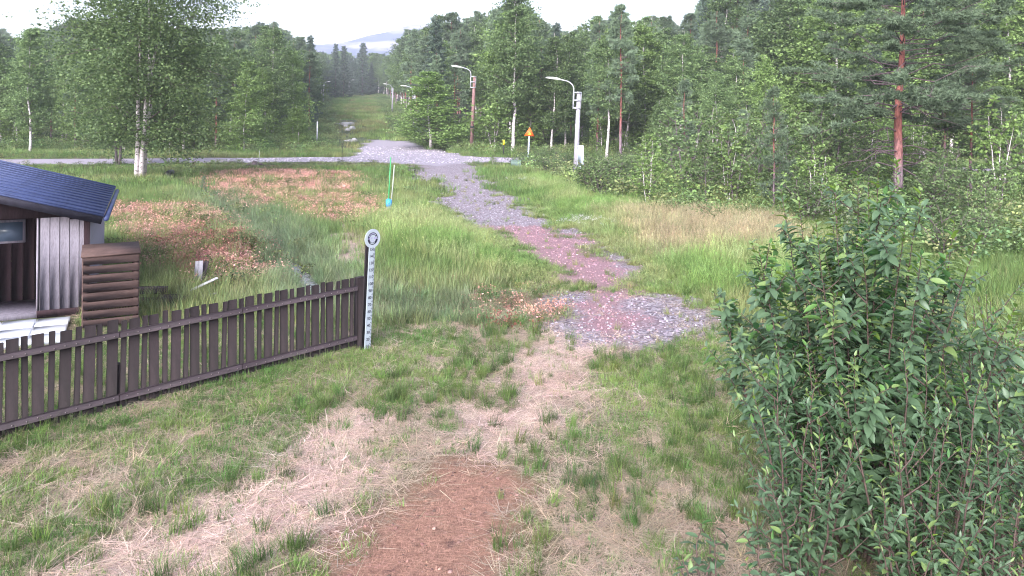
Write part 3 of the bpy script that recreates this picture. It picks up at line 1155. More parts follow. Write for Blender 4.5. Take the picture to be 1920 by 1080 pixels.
def grass_all():
    # --- near lawn, 4 to 15 m: short green grass between patches of dead straw
    x, y = sample(70000, 4.2, 15.5)
    z = zones(x, y)
    bare = np.maximum.reduce([z["gravel"], z["chips"], z["mulch"]])
    patch = fbm(x / 1.6, y / 1.6, 41, 3)
    fine = fbm(x / 0.5, y / 0.5, 47, 2)
    green = sstep(0.42, 0.58, patch * 0.55 + fine * 0.45 + 0.06 * (x > 1.1) + 0.09 * (x < -0.6) - 0.5 * z["straw"] - 0.12 * (np.abs(x) < 1.2) + 0.05 * (x < -1.2))
    keep = free(x, y) & (R.uniform(size=len(x)) > np.maximum(bare * 1.06, 0.0)) & (R.uniform(size=len(x)) < 0.06 + 0.64 * green)
    xs, ys = x[keep], y[keep]
    f = sstep(0.35, 0.65, fbm(xs / 1.2, ys / 1.2, 51)) * 0.7 + 0.4 * (xs > 1.0)
    tint = jit(mixcol(GREEN, LIME, np.clip(f, 0, 1)), len(xs), 0.2, 0.08)
    put("grass", xs, ys, C_SHORT, 5, 0.55, 1.1, tint, zs=0.75)
    # lusher tufts
    x, y = sample(6500, 4.2, 17)
    z = zones(x, y)
    bare = np.maximum.reduce([z["gravel"], z["chips"], z["mulch"], z["straw"] * 0.93])
    pt = fbm(x / 1.1, y / 1.1, 61, 2)
    keep = free(x, y) & (R.uniform(size=len(x)) > bare) & (R.uniform(size=len(x)) < sstep(0.46, 0.66, pt + 0.13 * (x > 1.5)))
    xs, ys = x[keep], y[keep]
    tint = jit(mixcol((0.075, 0.13, 0.045), (0.14, 0.20, 0.06), R.uniform(size=len(xs))), len(xs), 0.2, 0.08)
    put("grass_tufts", xs, ys, C_TUFT, 4, 0.45, 1.0, tint)
    # dead straw lying about
    x, y = sample(46000, 4.2, 16)
    z = zones(x, y)
    bare = np.maximum.reduce([z["gravel"] * 0.9, z["chips"] * 0.95, z["mulch"] * 1.03])
    w = np.clip(0.42 + 0.95 * z["straw"] + 0.55 * sstep(0.55, 0.42, fbm(x / 1.6, y / 1.6, 41, 3)), 0, 1)
    keep = free(x, y) & (R.uniform(size=len(x)) > bare) & (R.uniform(size=len(x)) < w)
    xs, ys = x[keep], y[keep]
    tint = jit(mixcol(STRAWC, DRY, np.clip(R.uniform(0, 0.4, len(xs)) + 0.55 * (zone("straw", xs, ys) < 0.3), 0, 1)), len(xs), 0.16, 0.05)
    put("dry_straw", xs, ys, C_STRAW, 5, 0.7, 1.35, tint, 0.08, 0.012)
    # --- middle distance meadow, 13 to 34 m
    x, y = sample(40000, 12.5, 34)
    z = zones(x, y)
    bare = np.maximum.reduce([z["gravel"], z["chips"], z["straw"] * 0.85, z["redleaf"] * 0.8, z["yard"] * 0.6])
    bare = np.maximum(bare, z["tall"] * 0.5)
    keep = free(x, y) & (R.uniform(size=len(x)) > bare * 1.06) & ((seg_dist(x, y, DITCH) > 0.24) | (y < 12.9) | (y > 18.5))
    xs, ys = x[keep], y[keep]
    lush = np.exp(-(seg_dist(xs, ys, DITCH) / 1.3) ** 2)
    f = sstep(0.35, 0.65, fbm(xs / 3, ys / 3, 71))
    tint = mixcol((0.14, 0.21, 0.07), (0.245, 0.285, 0.12), f) * (1 - lush[:, None]) + np.array(BLUEG)[None] * lush[:, None]
    put("meadow_grass", xs, ys, C_MID, 4, 0.55, 1.05, jit(tint, len(xs), 0.2, 0.08), zs=beside_path(xs, ys))
    # tall light grass beside the path
    x, y = sample(60000, 12.5, 42)
    z = zones(x, y)
    bare = np.maximum(z["gravel"], z["chips"])
    keep = (R.uniform(size=len(x)) > bare * 1.1) & (R.uniform(size=len(x)) < z["tall"] * 0.6)
    xs, ys, sd = x[keep], y[keep], z["seed"][keep]
    f = sstep(0.35, 0.65, fbm(xs / 2.2, ys / 2.2, 81))
    tint = mixcol((0.165, 0.26, 0.08), (0.285, 0.325, 0.145), f)
    tint = tint * (1 - 0.6 * sd[:, None]) + np.array((0.38, 0.26, 0.205))[None] * 0.6 * sd[:, None]
    put("tall_grass", xs, ys, C_TALL, 4, 0.5, 0.95, jit(tint, len(xs), 0.15, 0.06), zs=beside_path(xs, ys))
    # long drooping grass of the ditch
    x, y = sample(40000, 10.5, 34, 0.6)
    dd = seg_dist(x, y, DITCH)
    keep = free(x, y) & (R.uniform(size=len(x)) < 0.6 * np.exp(-(dd / 0.6) ** 2)) & ((dd > 0.25) | (y < 12.9) | (y > 18.5))
    xs, ys = x[keep], y[keep]
    put("ditch_grass", xs, ys, C_LUSH, 4, 0.5, 0.85, jit(mixcol((0.14, 0.20, 0.105), (0.23, 0.28, 0.165), R.uniform(size=len(xs))), len(xs), 0.2, 0.07), zs=beside_path(xs, ys))
    # --- far verge grass, 30 to 75 m
    x, y = sample(26000, 30, 72, 0.95)
    z = zones(x, y)
    bare = np.maximum.reduce([z["gravel"], z["chips"], road_mask(x, y), z["redleaf"] * 0.8])
    keep = R.uniform(size=len(x)) > bare * 1.05
    xs, ys = x[keep], y[keep]
    f = sstep(0.35, 0.65, fbm(xs / 6, ys / 6, 91))
    tint = mixcol((0.125, 0.195, 0.065), (0.225, 0.27, 0.115), f)
    short = np.where((xs < 4) & (ys < 60), 0.25 + 0.75 * sstep(6, 14, seg_dist(xs, ys, ROAD)), 1.0)
    put("verge_grass", xs, ys, C_FAR, 4, 0.45, 0.95, jit(tint, len(xs), 0.2, 0.08), zs=short)
    # trail clearing and forest floor beyond the road
    y = np.sqrt(R.uniform(64 ** 2, 310 ** 2, 22000))
    x = np.where(R.uniform(size=len(y)) < 0.7, trail_x(y) + R.normal(size=len(y)) * (7 + y * 0.012), y * R.uniform(-0.8, 0.8, len(y)))
    keep = (R.uniform(size=len(x)) > road_mask(x, y)) & (R.uniform(size=len(x)) > 0.8 * np.exp(-((x - trail_x(y) + 3.5) / 2.2) ** 2) * (y < 125))
    xs, ys = x[keep], y[keep]
    f = sstep(0.35, 0.65, fbm(xs / 9, ys / 9, 95))
    tint = mixcol((0.15, 0.235, 0.075), (0.25, 0.32, 0.12), f)
    brown = 0.6 * np.maximum(sstep(0.5, 0.62, fbm(xs / 5, ys / 5, 97)) * (np.abs(xs - trail_x(ys)) < 5), np.exp(-((xs - trail_x(ys) + 3.5) / 3) ** 2) * (ys < 125))
    tint = tint * (1 - 0.7 * brown[:, None]) + np.array((0.28, 0.19, 0.13))[None] * 0.7 * brown[:, None]
    put("clearing_grass", xs, ys, C_FAR, 4, 0.8, 1.5, jit(tint, len(xs), 0.2, 0.08), zs=0.8)


grass_all()


def litter_all():
    # red dead leaves and heath
    x, y = sample(42000, 11, 46, 0.7)
    zz = zone("redleaf", x, y)
    keep = free(x, y) & (R.uniform(size=len(x)) < zz * (0.6 + 0.6 * fbm(x / 1.2, y / 1.2, 15)))
    xs, ys = x[keep], y[keep]
    pt = sstep(0.38, 0.6, fbm(xs / 1.5, ys / 1.5, 19) + 0.25 * sstep(18, 28, ys))
    tint = jit(mixcol((0.25, 0.105, 0.085), (0.62, 0.35, 0.30), np.clip(pt + R.normal(size=len(xs)) * 0.2, 0, 1)), len(xs), 0.2, 0.07)
    g = R.uniform(size=len(xs)) < 0.1 + 0.4 * sstep(0.5, 0.62, fbm(xs / 0.8, ys / 0.8, 29))
    tint[g] = jit((0.14, 0.17, 0.06), int(g.sum()))
    put("dead_leaves", xs, ys, C_LITTER, 4, 0.8, 1.7, tint, 0.2, 0.01)
    # herbs and dwarf shrubs of the bank
    x, y = sample(16000, 11, 60, 0.9)
    zz = zones(x, y)
    bare = np.maximum.reduce([zz["gravel"], zz["chips"], zz["straw"], road_mask(x, y), zz["tall"] * 0.85])
    bank = (sstep(0.5, 0.62, fbm(x / 2.5, y / 2.5, 25)) * (x < -1)) * 0.7
    keep = free(x, y) & (R.uniform(size=len(x)) > bare * 1.1) & (R.uniform(size=len(x)) < bank)
    xs, ys = x[keep], y[keep]
    put("herbs", xs, ys, C_HERB, 4, 0.5, 1.2, jit(mixcol((0.08, 0.125, 0.05), (0.17, 0.19, 0.07), R.uniform(size=len(xs))), len(xs), 0.25, 0.1))
    # leafy undergrowth under and before the trees
    y = np.concatenate([np.sqrt(R.uniform(17 ** 2, 130 ** 2, 20000)), np.sqrt(R.uniform(130 ** 2, 320 ** 2, 9000))])
    x = y * R.uniform(-0.85, 0.85, len(y))
    deep = y > 130
    x[deep] = trail_x(y[deep]) + R.normal(size=int(deep.sum())) * 22
    beyond_end = (y > 290) & (R.uniform(size=len(y)) < 0.7)
    right = inside(x, y, THICKET)
    beyond = (y > 66) & (off_trail(x, y) > -2.2)
    keep = (right & (R.uniform(size=len(x)) < 0.6)) | (beyond & (R.uniform(size=len(x)) < 0.8))
    keep |= beyond_end
    keep &= (road_mask(x, y) < 0.1) & ~((y > 36) & (y < 54) & (x / y * FOC + 960 > 1745) & (x / y * FOC + 960 < 1885))
    xs, ys = x[keep], y[keep]
    tint = jit(mixcol((0.10, 0.155, 0.065), (0.22, 0.29, 0.11), sstep(0.3, 0.7, fbm(xs / 4, ys / 4, 33))), len(xs), 0.25, 0.1)
    put("undergrowth", xs, ys, C_SHRUB, 4, 0.7, 1.4, tint, 0.1, 0)
    # gravel of the path
    x, y = sample(90000, 11.5, 46, 0.4)
    zz = zones(x, y)
    g = zz["gravel"] * (1 - 0.6 * zz["chips"])
    keep = R.uniform(size=len(x)) < g * np.where(y < 17, 1.0, 0.5)
    xs, ys = x[keep], y[keep]
    tint = jit(mixcol((0.31, 0.28, 0.325), (0.12, 0.10, 0.12), R.uniform(size=len(xs)) ** 1.2), len(xs), 0.2, 0.04)
    put("gravel", xs, ys, C_STONE, 6, 0.018, 0.058, tint, 0.25, 0.012)
    x, y = sample(30000, 11.5, 30, 0.3)
    zz = zone("chips", x, y)
    keep = R.uniform(size=len(x)) < zz * 0.8
    xs, ys = x[keep], y[keep]
    tint = jit(mixcol((0.17, 0.095, 0.115), (0.36, 0.22, 0.25), R.uniform(size=len(xs))), len(xs), 0.2, 0.05)
    put("wood_chips", xs, ys, C_STONE, 6, 0.02, 0.06, tint, 0.25, 0.01)
    # crossing gravel
    x = R.uniform(-22, 0, 5000)
    y = R.uniform(55, 76, 5000)
    keep = R.uniform(size=len(x)) < road_mask(x, y)
    put("crossing_gravel", x[keep], y[keep], C_STONE, 6, 0.05, 0.16, jit((0.32, 0.29, 0.345), int(keep.sum()), 0.3, 0.04), 0.25, 0.015)
    # weeds coming up through the gravel
    x, y = sample(9000, 11.5, 46, 0.35)
    zz = zones(x, y)
    g = np.maximum(zz["gravel"], zz["chips"])
    keep = (g > 0.3) & (R.uniform(size=len(x)) < 0.05 + 0.30 * (g < 0.85) + 0.35 * sstep(0.58, 0.7, fbm(x / 0.8, y / 0.8, 303)))
    xs, ys = x[keep], y[keep]
    put("path_weeds", xs, ys, C_TUFT, 4, 0.35, 0.9, jit(mixcol((0.13, 0.19, 0.06), (0.28, 0.28, 0.13), R.uniform(size=len(xs))), len(xs), 0.2, 0.08))
    # white flowers at the path edge
    f0, f1 = G(1097, 436), G(972, 352)
    x = np.concatenate([f0[0] + R.normal(size=34) * 0.45, f1[0] + R.normal(size=8) * 0.4])
    y = np.concatenate([f0[1] + R.normal(size=34) * 0.5, f1[1] + R.normal(size=8) * 0.5])
    put("white_blossoms", x, y, C_LITTER, 4, 0.3, 0.55, jit((0.62, 0.62, 0.6), len(x), 0.1, 0.02), 0.3, 0.42)
    # clods and small stones on the bare earth
    x, y = sample(2600, 4.2, 9.5, 0.4)
    zz = zone("mulch", x, y)
    keep = (R.uniform(size=len(x)) < zz * 0.4) | (R.uniform(size=len(x)) < 0.015)
    xs, ys = x[keep], y[keep]
    put("earth_clods", xs, ys, C_STONE, 6, 0.012, 0.05, jit(mixcol((0.10, 0.055, 0.045), (0.30, 0.18, 0.145), R.uniform(size=len(xs)) ** 1.5), len(xs), 0.2, 0.05), 0.3, 0.006)
    # fine fibres on the red mulch
    x, y = sample(16000, 4.2, 9.5, 0.35)
    zz = zone("mulch", x, y)
    keep = R.uniform(size=len(x)) < zz * 0.8
    xs, ys = x[keep], y[keep]
    put("mulch_fibres", xs, ys, C_STRAW, 5, 0.12, 0.35, jit(mixcol((0.46, 0.27, 0.21), (0.20, 0.11, 0.085), R.uniform(size=len(xs)) ** 2), len(xs), 0.25, 0.05), 0.1, 0.008)


litter_all()
# ------------------------------------------------------------------ fence
M["fence"] = plain("dark_brown_stained_wood", (0.0135, 0.0085, 0.0105), 0.8, 0.4, 5, 0.3, 0, 0.4, (3, 3, 0.6), 0.3)
M["fence_rail"] = plain("worn_brown_stained_wood", (0.026, 0.0175, 0.0235), 0.7, 0.4, 6, 0.3, 0, 0.3, (0.8, 4, 4))
FA = np.array(P(674, 649)[:2])
FB = np.array(P(0, 822)[:2])
FU = (FB - FA) / np.linalg.norm(FB - FA)
fang = math.atan2(FU[1], FU[0])
FLEN = 6.9
fz0, fz1 = gz(*FA), gz(*(FA + FU * 4.5))


def fence_z(s):
    return (fz1 - fz0) * s / 4.5


fence = thing("picket_fence", (FA[0], FA[1], fz0), "low dark brown picket fence of wide and narrow slats running across the yard edge", "fence", None, fang)
post_s2 = float(np.dot(np.array(P(234, 776)[:2]) - FA, FU))
for s, w, h in ((0.0, 0.15, 1.07), (post_s2, 0.10, 0.55), (2 * post_s2, 0.10, 0.55)):
    MB().box((0, 0, h / 2 - 0.1), (w, 0.10, h + 0.2), bev=0.006).obj("post", M["fence"], fence, loc=(s, -0.065 if s else 0.0, fence_z(s)))
slw = MB().box((0, 0, 0.565), (0.118, 0.021, 1.03), bev=0.003).data("slat", M["fence"])
sln = MB().box((0, 0, 0.565), (0.062, 0.021, 1.03), bev=0.003).data("slat", M["fence"])
s, wide = 0.115, False
while s < FLEN:
    w = 0.118 if wide else 0.062
    o = link("slat", slw if wide else sln, fence, (s + w / 2, 0.0, fence_z(s) + random.uniform(-0.014, 0.014)))
    o.rotation_euler = (random.uniform(-0.012, 0.012), random.uniform(-0.018, 0.018), random.uniform(-0.05, 0.05))
    s += w + random.uniform(0.030, 0.041)
    wide = not wide
pitch = math.atan2(fz1 - fz0, 4.5)
for zc in (0.915, 0.17):
    for a, b, off in ((0.07, 1.9, 0.0), (1.9, post_s2, 0.004), (post_s2, 2 * post_s2, 0.0)):
        MB().box(((a + b) / 2, 0.033 + off / 4, zc + fence_z((a + b) / 2)), (b - a - 0.004, 0.042, 0.072 + off), ry=-pitch, bev=0.004).obj("rail", M["fence_rail"], fence)

M["nail"] = plain("rusty_nail_head", (0.16, 0.13, 0.14), 0.6, 0.3)
nl = MB()
for s_ in np.arange(0.16, FLEN, 0.128):
    for zc in (0.915, 0.17):
        nl.box((s_ + random.uniform(-0.02, 0.02), 0.056, zc + fence_z(s_) + random.uniform(-0.012, 0.012)), (0.012, 0.004, 0.012))
nl.obj("nail_heads", M["nail"], fence)["kind"] = "stuff"

# ------------------------------------------------------------------ snow gauge beside the fence
M["gauge_white"] = plain("white_painted_board", (0.33, 0.375, 0.43), 0.5, 0.06, 10)
M["ink"] = plain("dark_navy_print", (0.018, 0.018, 0.035), 0.6, 0.2)
M["ink_violet"] = plain("faded_violet_print", (0.27, 0.24, 0.42), 0.6, 0.2)
gp = P(689, 655)
gauge = thing("snow_gauge", (gp[0], gp[1], gz(gp[0], gp[1]) - 0.02), "white snow depth gauge with round emblem top fixed at the fence end", "snow gauge", None, fang + PI)
gauge.scale = (1, 1, 1.035)
gauge.rotation_euler = (0, math.radians(2.6), fang + PI)
MB().box((-0.052, 0.028, 0.76), (0.10, 0.03, 1.56), bev=0.003).obj("backing_board", M["fence"], gauge)
BW, DR = 0.108, 0.138
ol = [(-BW / 2, 0.0), (BW / 2, 0.0), (BW / 2, 1.50)]
a0 = math.asin(BW / 2 / DR)
DZ = 1.50 + DR * math.cos(a0)
for i in range(1, 32):
    a = -PI / 2 + a0 + (2 * PI - 2 * a0) * i / 32
    ol.append((DR * math.cos(a), DZ + DR * math.sin(a)))
ol.append((-BW / 2, 1.50))
import bmesh
bm = bmesh.new()
f1 = bm.faces.new([bm.verts.new((x, 0.0, z)) for x, z in ol])
f2 = bmesh.ops.extrude_face_region(bm, geom=[f1])
bmesh.ops.translate(bm, vec=(0, 0.012, 0), verts=[v for v in f2["geom"] if isinstance(v, bmesh.types.BMVert)])
bmesh.ops.recalc_face_normals(bm, faces=bm.faces)
me = bpy.data.meshes.new("scale_board")
bm.to_mesh(me)
bm.free()
me.materials.append(M["gauge_white"])
link("scale_board", me, gauge)


def flat(name, polys, m, parent, y):
    """Flat print: quads in x, z standing a little proud of a board."""
    v, q = [], []
    for p in polys:
        q.append([len(v) + k for k in range(4)])
        v += [(x, y, z) for x, z in p]
    return link(name, mesh(name, v, [q], [m]), parent)


def arc(r0, r1, d0, d1, n=10, cz=DZ):
    out = []
    for i in range(n):
        a, b = math.radians(d0 + (d1 - d0) * i / n), math.radians(d0 + (d1 - d0) * (i + 1) / n)
        out.append([(r0 * math.cos(a), cz + r0 * math.sin(a)), (r1 * math.cos(a), cz + r1 * math.sin(a)), (r1 * math.cos(b), cz + r1 * math.sin(b)), (r0 * math.cos(b), cz + r0 * math.sin(b))])
    return out


def bar(x, z, w, h, sh=0.0):
    return [(x - w / 2, z - h / 2), (x + w / 2, z - h / 2), (x + w / 2 + sh, z + h / 2), (x - w / 2 + sh, z + h / 2)]


flat("emblem_ring", arc(0.078, 0.090, 0, 180, 20) + arc(0.056, 0.064, 20, 160, 16) + arc(0.058, 0.092, 185, 235, 8) + arc(0.058, 0.092, 305, 355, 8) + arc(0.078, 0.090, 235, 305, 10) + arc(0.060, 0.066, 232, 308, 10) + arc(0.058, 0.086, 28, 42, 4) + arc(0.058, 0.086, 158, 175, 4), M["ink"], gauge, -0.002)
flat("emblem_print", [bar(-0.062, DZ + 0.004, 0.03, 0.026), bar(-0.028, DZ + 0.004, 0.007, 0.03), bar(-0.012, DZ + 0.006, 0.007, 0.03), bar(-0.020, DZ + 0.009, 0.010, 0.012), bar(0.030, DZ + 0.006, 0.02, 0.026), bar(0.056, DZ + 0.006, 0.014, 0.03), bar(0.076, DZ + 0.004, 0.014, 0.026), bar(-0.004, DZ - 0.034, 0.05, 0.008)] + arc(0.066, 0.074, 55, 150, 12), M["ink_violet"], gauge, -0.002)["kind"] = "stuff"
for k in range(1, 16):
    cu = bpy.data.curves.new("numeral", "FONT")
    cu.body = str(k * 10)
    cu.size = 0.058
    cu.offset = 0.0012
    cu.align_x = "CENTER"
    cu.align_y = "CENTER"
    tmp = bpy.data.objects.new("numeral_source", cu)
    me = bpy.data.meshes.new_from_object(tmp)
    bpy.data.objects.remove(tmp)
    me.materials.clear()
    me.materials.append(M["ink"])
    o = link("numeral", me, gauge, (-0.004, -0.002, 0.10 * k - 0.03))
    o.rotation_euler = (PI / 2, 0, 0)
flat("tick_marks", [bar(BW / 2 - (0.011 if k % 5 else 0.017), 0.02 * k + 0.01, 0.018 if k % 5 else 0.03, 0.006) for k in range(74)], M["ink"], gauge, -0.002)["kind"] = "stuff"

# ------------------------------------------------------------------ hut with dark metal roof behind the fence
M["roof_metal"] = plain("blue_grey_sheet_metal_roof", (0.04, 0.055, 0.135), 0.6, 0.25, 2.0, 0.35, 0.0, 0.1)
M["grey_board"] = plain("weathered_grey_board", (0.27, 0.245, 0.29), 0.8, 0.3, 4, 0.2, 0, 0.4, (4, 4, 0.5))
M["maroon_board"] = plain("dark_maroon_board", (0.04, 0.023, 0.028), 0.75, 0.35, 4, 0.2, 0, 0.4, (4, 4, 0.5))
M["slab"] = plain("pale_concrete_slab", (0.58, 0.60, 0.66), 0.85, 0.12, 6, 0.2, 0, 0.3)
M["glass"] = plain("window_glass", (0.10, 0.14, 0.2), 0.08, 0.1, 2, 0.6)
hz0 = gz(*hut_c)
hut = thing("hut", (hut_c[0], hut_c[1], hz0), "low hut with blue grey sheet metal roof beyond the fence", "hut", None, math.atan2(-hut_u[1], -hut_u[0]))
bw = 0.145
bme = [MB().box((0, 0, h / 2), (bw - 0.008, 0.024, h), bev=0.003).data("wall_board", M["grey_board"]) for h in (1.66, 1.72, 1.78, 1.84)]
for i in range(5):
    link("wall_board", bme[min(3, i // 2 + 1)], hut, (-0.08 - i * bw, random.uniform(-0.004, 0.004), -0.05))
sbm = MB().box((0, 0, 0.82), (0.024, 0.19, 1.64), bev=0.003).data("side_board", M["grey_board"])
for i in range(25):
    link("side_board", sbm, hut, (0.0, 0.12 + i * 0.2, -0.05))
mbm = MB().box((0, 0, 1.03), (0.172, 0.024, 2.06), bev=0.003).data("wall_board", M["maroon_board"])
for i in range(24):
    if not 6 <= i <= 9:
        link("wall_board", mbm, hut, (-0.86 - i * 0.18, 1.25 + random.uniform(-0.004, 0.004), -0.05))
d_ = MB().box((-2.22, 1.24, 0.93), (0.70, 0.04, 1.86), bev=0.004).obj("door", M["maroon_board"], hut)
MB().box((-1.95, 1.205, 0.95), (0.03, 0.03, 0.14)).obj("handle", M["gauge_white"], d_)
w_ = MB().box((-1.35, 1.21, 1.35), (0.52, 0.05, 0.42)).obj("window", M["grey_board"], hut)
MB().box((-1.35, 1.182, 1.35), (0.44, 0.012, 0.34)).obj("pane", M["glass"], w_)
MB().box((-0.77, 0.62, 0.86), (0.024, 1.22, 1.82)).obj("porch_wall", M["grey_board"], hut)
MB().box((-2.6, 0.62, 0.02), (3.62, 1.2, 0.12)).obj("porch_floor", M["grey_board"], hut)
MB().box((-2.9, 0.06, 1.1), (0.1, 0.1, 2.1), bev=0.005).obj("porch_post", M["grey_board"], hut)
MB().box((-5.2, 2.5, 0.85), (0.03, 5.0, 1.7)).obj("side_wall", M["maroon_board"], hut)
MB().box((-2.6, 5.0, 0.85), (5.2, 0.03, 1.7)).obj("rear_wall", M["maroon_board"], hut)
g_ = MB()
g_.prism([(0.02, 1.72), (-2.6, 2.46), (-5.22, 1.72)], -0.02, 0.01)
g_.obj("gable", M["maroon_board"], hut)
for side in (1, -1):
    n = 13
    rf = MB()
    L = 2.95
    ang = math.atan(0.285)
    cx = -2.6 + side * L / 2 * math.cos(ang)
    cz_ = 2.56 - L / 2 * math.sin(ang)
    rf.box((cx, 2.35, cz_), (L, 5.5, 0.03), ry=side * ang)
    r_ = rf.obj("roof", M["roof_metal"], hut)
    rib = MB().box((cx, 0, cz_ + 0.028), (L, 0.035, 0.03), ry=side * ang).data("rib", M["roof_metal"])
    for k in range(n):
        link("rib", rib, r_, (0, -0.35 + k * 5.4 / (n - 1), 0))
gt = MB().tube([(0.27, -0.38, 1.70), (0.27, 2.3, 1.69), (0.27, 5.0, 1.68)], [0.045] * 3, 8)
gt.obj("gutter", M["verge"] if "verge" in M else M["roof_metal"], hut, True)
MB().box((-0.035, -0.02, 0.83), (0.09, 0.03, 1.7), bev=0.003).obj("corner_board", M["maroon_board"], hut)
MB().box((-0.42, -0.02, 0.07), (0.70, 0.026, 0.14), bev=0.003).obj("base_board", M["maroon_board"], hut)
MB().box((-2.6, 2.35, 2.575), (0.22, 5.5, 0.03)).obj("ridge_cap", M["roof_metal"], hut)
M["verge"] = plain("dark_verge_board", (0.02, 0.018, 0.03), 0.6, 0.3)
for side in (1, -1):
    MB().box((-2.6 + side * 1.41, -0.38, 2.03 + 0.05), (2.92, 0.03, 0.14), ry=side * ang).obj("verge_board", M["verge"], hut)

# pale slabs of the yard between the hut and the fence
patio = MB()
slab_me = MB().box((0, 0, 0), (0.47, 0.47, 0.06), bev=0.006).data("paving_slab", M["slab"])
pat = thing("patio", (hut_c[0], hut_c[1], hz0), None, None, None, hut.rotation_euler[2])
tag(pat, kind="structure")
ca, sa = math.cos(hut.rotation_euler[2]), math.sin(hut.rotation_euler[2])
for i in range(-12, 3):
    for j in range(1, 8):
        lx, ly = i * 0.49, -j * 0.49
        wx, wy = hut_c[0] + lx * ca - ly * sa, hut_c[1] + lx * sa + ly * ca
        if inside(np.array([wx]), np.array([wy]), TERR)[0]:
            o = link("paving_slab", slab_me, pat, (lx, ly, gz(wx, wy) - hz0 + 0.03))
            o.rotation_euler = (random.uniform(-0.01, 0.01), random.uniform(-0.01, 0.01), random.uniform(-0.01, 0.01))

# compost bin of brown slats, old boards
M["brown_slat"] = plain("brown_weathered_slat", (0.075, 0.047, 0.043), 0.8, 0.35, 5, 0.2, 0, 0.4, (0.6, 0.6, 4))
bp = P(207, 603)
bin_ = thing("compost_bin", (bp[0], bp[1], gz(bp[0], bp[1])), "tall brown slatted compost bin standing by the hut corner", "compost bin", None, 0.5)
for sx in (-1, 1):
    for sy in (-1, 1):
        MB().box((sx * 0.36, sy * 0.36, 0.6), (0.06, 0.06, 1.25)).obj("corner_post", M["brown_slat"], bin_)
for k in range(8):
    for a in range(4):
        o = MB().box((0, -0.405, 0.12 + k * 0.145), (0.80, 0.02, 0.12), bev=0.003).obj("slat", M["brown_slat"], bin_)
        o.rotation_euler = (0, 0, a * PI / 2)
MB().box((0, 0, 1.24), (0.86, 0.86, 0.03), rx=0.06).obj("lid", M["brown_slat"], bin_)
M["old_board"] = plain("old_grey_board", (0.30, 0.28, 0.30), 0.85, 0.4, 5, 0.15, 0, 0.5, (0.5, 4, 4))
M["pale_board"] = plain("pale_split_board", (0.62, 0.6, 0.62), 0.8, 0.2, 5, 0.15, 0, 0.4, (0.5, 4, 4))
M["dark_log"] = plain("dark_rotten_log", (0.055, 0.042, 0.045), 0.9, 0.4, 6, 0.1, 0, 0.6, (0.6, 4, 4))
for px, py, ln, w, th, rz, ry, zz, mk, lab in (
        (382, 552, 0.55, 0.11, 0.03, 0.75, -0.32, 0.18, "pale_board", "pale split board sticking up from the board heap by the fence"),
        (376, 562, 0.6, 0.12, 0.03, 0.5, -0.1, 0.06, "old_board", "grey board lying lowest in the heap by the fence"),
        (372, 533, 0.5, 0.16, 0.03, 1.9, -0.75, 0.24, "old_board", "weathered board standing tilted at the top of the board heap"),
        (383, 530, 0.45, 0.10, 0.03, 1.7, -0.8, 0.22, "dark_log", "dark narrow board standing tilted behind the pale split board"),
        (300, 572, 0.9, 0.14, 0.12, 0.2, 0.0, 0.09, "dark_log", "dark rotten beam lying on the grass beside the compost bin"),
        (270, 566, 0.8, 0.13, 0.12, 0.35, 0.05, 0.22, "dark_log", "dark rotten beam resting on top of another beam"),
        (335, 566, 0.7, 0.12, 0.10, 0.1, 0.05, 0.08, "dark_log", "short dark beam lying between the board heap and the beams")):
    p = P(px, py)
    o = MB().box((0, 0, 0), (ln, w, th), bev=0.008).obj("board" if "board" in lab[:28] else "beam", M[mk])
    o.location = (p[0], p[1], gz(p[0], p[1]) + zz)
    o.rotation_euler = (random.uniform(-0.1, 0.1), ry, rz)
    tag(o, lab, "board" if "board" in lab[:28] else "beam", "old boards and beams by the fence")

# ------------------------------------------------------------------ lamps along the trail
M["pole_grey"] = plain("silver_grey_wooden_pole", (0.29, 0.275, 0.32), 0.8, 0.25, 4, 0.2, 0, 0.4, (6, 6, 0.5))
M["pole_brown"] = plain("red_brown_wooden_pole", (0.20, 0.115, 0.115), 0.8, 0.3, 4, 0.2, 0, 0.4, (6, 6, 0.5))
M["galv"] = plain("galvanised_steel", (0.40, 0.41, 0.46), 0.5, 0.15, 6, 0.5, 0.3)
M["lamp_white"] = plain("white_lamp_housing", (0.62, 0.62, 0.62), 0.4, 0.08, 6, 0.5)
M["dark_metal"] = plain("black_metal", (0.025, 0.025, 0.03), 0.5, 0.2)


